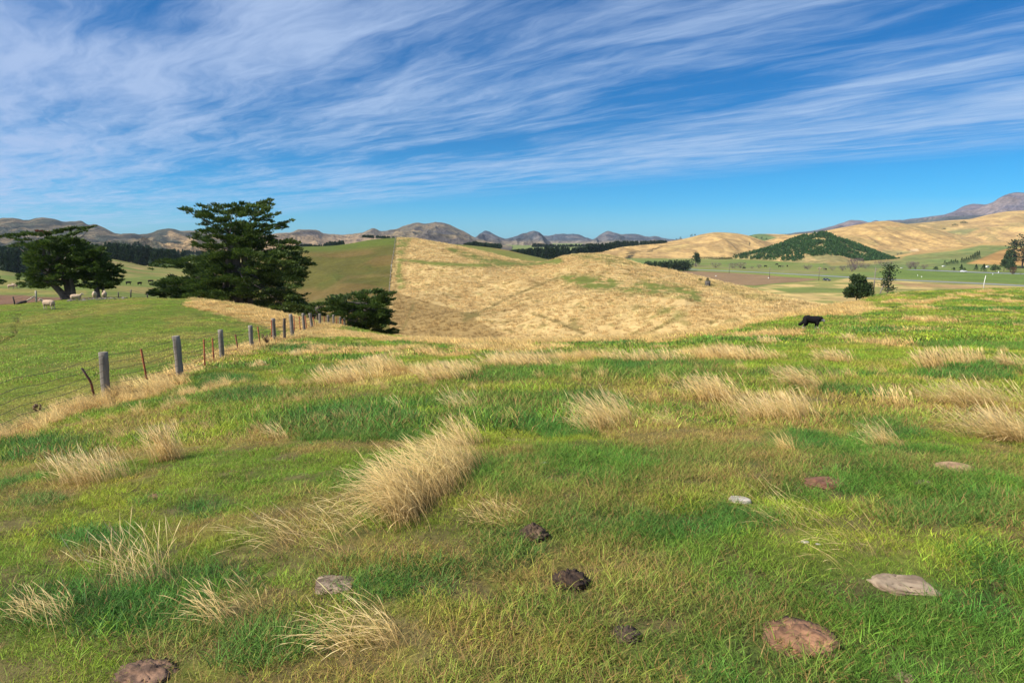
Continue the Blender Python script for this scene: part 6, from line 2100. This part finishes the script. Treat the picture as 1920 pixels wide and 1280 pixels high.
def build_far_things():
    p = plain_pt(1550, 526.3); q = plain_pt(1562, 527)
    car('dark car on the track beside the ploughed field', p, math.atan2(q[1] - p[1], q[0] - p[0]), (.020, .028, .035))
    p = plain_pt(1806.5, 510.3)
    car('white car on the far road beneath the pointed tree', p, -.3, (.75, .75, .75))
    # poles
    for px, pb, pt_, r, c, lab in [(1367, 512.5, 496.5, .13, (.14, .12, .10), 'thin dark power pole left of the other two'), (1442.5, 521, 502, .13, (.14, .12, .10), 'dark power pole standing by the ploughed field edge'), (1535, 526, 499, .12, (.16, .13, .10), 'dark power pole nearest the dark car')]:
        p = plain_pt(px, pb); h = sz(pb - pt_, p)
        root = thing('power_pole', lab, 'pole', tuple(p), 0, 'dark power poles along the road')
        mb = MB(); mb.tube(np.array([(0, 0, -.3), (0, 0, h)]), np.array([r * 1.5, r]), 7, c); mb.build('pole', M_POST, root)
        mb = MB(); mb.box((0, 0, h * .94), (.16, 1.6, .13), c); mb.build('crossarm', M_POST, root)
        mb = MB()
        for s in (-1, 0, 1):
            mb.tube(np.array([(0, s * .65, h * .94 + .06), (0, s * .65, h * .94 + .26)]), .05, 6, (.4, .4, .38))
        mb.build('insulators', M_DULL, root)
    p = plain_pt(1843.5, 543.5); h = sz(26.5, p)
    root = thing('white_pole', 'tall white pole standing before the road at the right', 'pole', tuple(p))
    mb = MB(); mb.tube(np.array([(0, 0, -.3), (.12, 0, h * .5), (.55, 0, h)]), np.array([.19, .17, .14]), 8, (.62, .60, .54)); mb.build('pole', M_DULL, root)
    mb = MB(); mb.tube(np.array([(.55, 0, h), (.55, 0, h + .12)]), .2, 8, (.5, .5, .48)); mb.build('cap', M_DULL, root)
    for px, py, h, w, lab in [(1891.5, 543.5, 3.5, .16, 'short white marker post right of the tall white pole'), (1720.5, 517.8, 3.0, .14, 'slim white marker post on the green field'), (1728, 519.6, 1.6, .3, 'squat white marker on the green field'), (1342.5, 518, 1.6, .3, 'white marker, left one in the ploughed field'), (1441, 522, 1.8, .3, 'white marker, right one in the ploughed field'), (1872, 512.5, 4, .25, 'small white road sign below the dark pines'), (1861.5, 515, 2, .2, 'white roadside post before the dark pines')]:
        p = plain_pt(px, py)
        o = MB().tube(np.array([(0, 0, -.2), (0, 0, sz(h, p) * .94), (0, 0, sz(h, p))]), np.array([w, w, w * .7]), 7, (.78, .77, .72)).build('marker_post', M_DULL, None, False, tuple(p))
        tag(o, lab, 'marker post', 'white markers on the valley floor')
    for px, py, w, h, lab in [(1769, 500, 5.2, 2.0, 'small white shed at the lower end of the conifer belt'), (1851, 502, 6, 3.2, 'pale house among the roadside trees'), (1690.5, 505, 4, 1.2, 'low white shed left of the mauve shrubs')]:
        p = hillF5.hit(px, py)
        W, H = sz(w, p), sz(h, p)
        root = thing('shed', lab, 'shed', tuple(p), .2)
        mb = MB(); mb.box((0, 0, H * .33), (W, W * .6, H * .7), (.62, .60, .55)); mb.build('wall', M_DULL, root)
        mb = MB(); prism(mb, [(-W * .34, H * .68), (0, H * 1.02), (W * .34, H * .68)], W * 1.08, W * 1.08, 9, (.70, .69, .66))
        V = mb.V[0]; mb.V[0] = np.stack([V[:, 1], V[:, 0], V[:, 2]], 1)
        mb.build('roof', M_DULL, root)
        mb = MB(); mb.box((W * .1, -W * .302, H * .27), (W * .16, .06, H * .5), (.12, .11, .10)); mb.build('door', M_DULL, root)
    # stump and shrub on the straw hill
    p = hillB.hit(1326.5, 536)
    h = sz(9, p); r = sz(4.6, p)
    root = thing('tree_stump', 'dark grey tree stump on the straw hill above the ploughed field', 'stump', tuple(p))
    n = 16
    a = np.arange(n) / n * 6.283
    mb = MB()
    rg = np.random.default_rng(3)
    rr = r * (.85 + .3 * rg.random(n))
    V = np.concatenate([np.c_[np.cos(a) * rr * 1.15, np.sin(a) * rr * 1.15, np.full(n, -.3)], np.c_[np.cos(a) * rr * .95, np.sin(a) * rr * .95, np.full(n, h * .5)], np.c_[np.cos(a) * rr, np.sin(a) * rr, h * (.8 + .35 * rg.random(n))], [[0, 0, h * .7]]])
    T = []
    for k in range(2):
        for i in range(n):
            j = (i + 1) % n
            T += [[k * n + i, k * n + j, (k + 1) * n + j], [k * n + i, (k + 1) * n + j, (k + 1) * n + i]]
    T += [[2 * n + i, 2 * n + (i + 1) % n, 3 * n] for i in range(n)]
    mb.raw(V, T, (.085, .075, .065))
    mb.build('trunk', M_BARK, root)
    far_tree('round', 'small olive shrub growing on top behind the dark stump', p + np.array([.3, 1.0, .2]), h * 1.45, r * 2.4, 171, cards=260, name='shrub', cols=[(.09, .10, .05), (.14, .14, .07)])
    far_tree('round', 'low yellow green shrub left of the dark stump', hillB.hit(1313, 529), h * .9, r * 2.6, 172, cards=220, name='shrub', cols=[(.13, .15, .04), (.18, .18, .06)])
    # dry weeds by the fence
    for k, (px, py, Y, hpx, lab) in enumerate([(501, 645, 31.5, 22, 'dry brown thistle by the fence between two posts'), (65, 728, 13.6, 14, 'dark withered weed beyond the wires at the left'), (960, 640, 36, 8, 'dark dry weed on the straw brow')]):
        f = foot_at(px, py, Y); h = hpx / F * Y
        rg = np.random.default_rng(80 + k)
        root = thing('thistle', lab, 'weed', tuple(f))
        mb = MB(); hd = MB()
        for i in range(11):
            a = rg.random() * 6.28; s = .2 + .3 * rg.random()
            e = np.array([math.cos(a) * h * s, math.sin(a) * h * s, h * (.6 + .45 * rg.random())])
            mb.tube(np.array([(0, 0, -.03), e * [.3, .3, .5], e]), np.array([.012, .009, .006]) * (1 if Y < 20 else 1.8), 4, (.15, .09, .05), cap=False)
            hd.tube(np.array([e - [0, 0, .02], e + [0, 0, .015], e + [0, 0, .05]]), np.array([.008, .024, .012]) * (1 if Y < 20 else 1.5), 6, (.16, .10, .06))
        mb.build('stems', M_BARK, root); hd.build('seed_heads', M_BARK, root)
    # litter of sticks under the cypresses
    mb = MB()
    rg = np.random.default_rng(91)
    for i in range(110):
        px = rg.uniform(128, 238); Y = rg.uniform(63, 70)
        p = P3(px, 564, Y); p[2] = float(H0s(p[0], p[1])) + .04
        a = rg.random() * 6.28; L = rg.uniform(.15, .8)
        d = np.array([math.cos(a), math.sin(a), rg.normal(0, .12)]) * L / 2
        g = rg.uniform(.07, .24)
        mb.tube(np.array([p - d, p, p + d]), rg.uniform(.015, .045), 4, (g, g * .86, g * .7))
    tag(mb.build('fallen_branches', M_BARK), 'litter of pale broken branches under the left cypresses', 'litter', kind='stuff')


build_far_things()
# ------------------------------------------------------------------ stones, dung, bare earth on the paddock
M_STONE = mat_attr('stone', 0.9, 9.0, 0.28, 0.5, bdist=.02)
M_EARTH = mat_attr('earth', 0.95, 14.0, 0.4, 0.8, bdist=.02)


def lump(name, px, py, wpx, flat, label, cat, col1, col2, mat, seed, rough=.25, crack=0.0, aspect=.75, group=None, sink=.25, cell=3.0, bare=1.0):
    g = gp(px, py)
    dist = math.hypot(g[0], g[1])
    Rr = wpx / F * math.hypot(dist, g[2]) / 2 * .86
    n = 44
    th = np.linspace(0, np.pi, n); ph = np.linspace(0, 2 * np.pi, 2 * n, endpoint=False)
    T, Ph = np.meshgrid(th, ph, indexing='ij')
    D = np.stack([np.sin(T) * np.cos(Ph), np.sin(T) * np.sin(Ph), np.cos(T)], -1)
    q = D * cell
    f = fbm(q[..., 0] + q[..., 2] * 1.7 + seed, q[..., 1] - q[..., 2] * 1.3 + seed * 2, 5, seed)
    f2 = ridged(q[..., 0] * 1.6 + q[..., 2] + seed, q[..., 1] * 1.6 + q[..., 2], 4, seed + 3)
    r = 1.0
    if name == 'stone':     # broken faces: the inside of a few random planes
        rs = np.random.default_rng(seed)
        N = rs.normal(0, 1, (15, 3)); N[:, 2] = N[:, 2] * .8 + .25
        N /= np.linalg.norm(N, axis=1, keepdims=True)
        N = np.concatenate([N, [[1, .1, .15], [-1, -.2, .1], [.2, 1, .2], [-.1, -1, .15], [.05, .05, 1]]])
        dd = np.r_[rs.uniform(.78, 1.0, 15), .84, .84, .8, .8, .62]
        r = np.min(np.where((D @ N.T) > .05, dd / np.maximum(D @ N.T, .05), 9), axis=-1)
        r = np.minimum(r, 1.15)
        rough *= .45
    r = r + (f - .5) * 2 * rough - crack * sst(f2, .72, .9)
    r = r + .05 * (np.round(f2 * 5) / 5 - .5) * (crack > 0)
    V = D * r[..., None] * Rr * np.array([1, aspect, flat])
    V[..., 2] -= sink * Rr * flat
    rot = Matrix.Rotation(seed * 1.3, 3, 'Z')
    if aspect > .9:
        V = V @ np.array(rot).T
    c = mixc(np.array(col1), np.array(col2), sst(f, .35, .65))
    c = mixc(c, np.array(col2) * .45, sst(f2, .66, .86) * min(1, crack * 5))
    m = 2 * n
    i, j = np.meshgrid(np.arange(n - 1), np.arange(m), indexing='ij')
    a = (i * m + j).ravel(); b = (i * m + (j + 1) % m).ravel()
    me = mesh_np(name, V.reshape(-1, 3), np.stack([a, a + m, b + m, b], 1), {'col': c.reshape(-1, 3)}, True, [mat])
    o = link(name, me, None, g)
    for s_ in (-.36, .36):
        BARE.append((g[0] + s_ * Rr, g[1], (Rr * .52 * min(1, aspect * 1.2) + .02) * bare))
    BARE.append((g[0], g[1] - Rr * .3 * aspect, (Rr * .42 + .02) * bare))
    return tag(o, label, cat, group)


def build_lumps():
    lump('stone', 1385, 940, 54, .62, 'smooth pale grey stone half sunk in the grass', 'stone', (.42, .37, .31), (.33, .28, .23), M_STONE, 3, .20, cell=2.0)
    lump('stone', 1688, 1098, 128, .20, 'large flat buff stone with cracked scaly left side', 'stone', (.29, .215, .14), (.18, .125, .08), M_STONE, 8, .30, .20, .66, sink=.12, cell=1.7)
    lump('stone', 632, 1099, 100, .34, 'brown layered flat rock beside a lush green patch', 'stone', (.26, .19, .13), (.12, .08, .055), M_STONE, 12, .34, .25, .8, sink=.1, cell=2.4)
    lump('dung_heap', 1000, 1004, 62, .9, 'crumbly dark brown dung heap behind the darker one', 'dung heap', (.13, .085, .05), (.055, .035, .022), M_EARTH, 21, .42, .2, .9, 'dung heaps in the grass', cell=5)
    lump('dung_heap', 1068, 1096, 78, .78, 'darkest dung heap, in the near middle of the paddock', 'dung heap', (.085, .052, .032), (.032, .02, .014), M_EARTH, 22, .42, .22, .9, 'dung heaps in the grass', cell=6)
    lump('dung_heap', 1172, 1194, 60, .6, 'small dark dung pat in a nest of straw', 'dung heap', (.11, .075, .045), (.05, .035, .025), M_EARTH, 23, .4, .2, .9, 'dung heaps in the grass', cell=5, bare=1.15)
    lump('earth_mound', 1500, 1203, 140, .42, 'reddish brown mound of bare earth in the near grass', 'earth mound', (.27, .14, .075), (.12, .062, .036), M_EARTH, 31, .36, .16, .9, 'bare earth mounds', cell=3.0, bare=.82)
    lump('earth_mound', 270, 1266, 104, .26, 'brown clods of earth at the bottom left edge', 'earth mound', (.20, .115, .07), (.10, .06, .04), M_EARTH, 32, .4, .15, .9, 'bare earth mounds', cell=4.5)
    lump('earth_patch', 1552, 906, 84, .22, 'reddish low patch of scraped earth', 'earth patch', (.20, .09, .055), (.14, .065, .04), M_EARTH, 33, .3, .1, .8, 'bare earth mounds', sink=.3)
    lump('earth_patch', 1790, 877, 74, .26, 'tan smooth hump of bare earth, farthest on the right', 'earth patch', (.31, .20, .11), (.25, .155, .085), M_EARTH, 34, .12, .0, .8, 'bare earth mounds', sink=.3)
    lump('earth_patch', 1733, 906, 46, .24, 'grey tan crumbled patch of earth before the smooth hump', 'earth patch', (.34, .26, .18), (.25, .18, .12), M_EARTH, 35, .3, .1, .8, 'bare earth mounds', sink=.3)
    lump('stone', 1843, 898, 15, .5, 'very small pale stone beside the tan hump', 'stone', (.42, .38, .32), (.34, .3, .25), M_STONE, 36, .2)
    lump('stone', 1022, 869, 18, .5, 'small grey stone in the mid paddock', 'stone', (.40, .38, .35), (.3, .28, .26), M_STONE, 37, .2)
    lump('stone', 1510, 1016, 20, .35, 'small pale chip of stone, left of a pair', 'stone', (.45, .40, .34), (.36, .31, .26), M_STONE, 38, .25)
    lump('stone', 1534, 1020, 12, .4, 'tiny pale chip of stone, right of a pair', 'stone', (.45, .40, .34), (.36, .31, .26), M_STONE, 39, .25)
    lump('earth_mound', 1700, 1273, 34, .5, 'small brown clod at the bottom right edge', 'earth mound', (.25, .17, .11), (.14, .09, .06), M_EARTH, 40, .4, .1, .9, 'bare earth mounds', cell=5)
    lump('earth_patch', 293, 930, 30, .3, 'small reddish crumb of earth on the left', 'earth patch', (.24, .13, .075), (.17, .09, .055), M_EARTH, 41, .35, .1, .8, 'bare earth mounds')


build_lumps()
build_turf()
build_straw()
build_hill_grass()
# ------------------------------------------------------------------ haze: one even box of air round everything
def build_haze():
    mb = MB()
    mb.box((0, 3000, 190), (20000, 9600, 470))   # from 45 m below the eye to 425 m above, no face cutting the hills
    m, t, out = new_mat('air')
    pv = t.add('ShaderNodeVolumePrincipled')
    pv.inputs['Color'].default_value = (0.66, 0.80, 1.0, 1)
    pv.inputs['Density'].default_value = HAZE
    pv.inputs['Anisotropy'].default_value = 0.0
    t.put(out.inputs['Volume'], pv.outputs[0])
    o = mb.build('haze', m)
    tag(o, 'thin blue haze over the valley', 'haze', kind='stuff')


HAZE = 0.5 / 12000
build_haze()
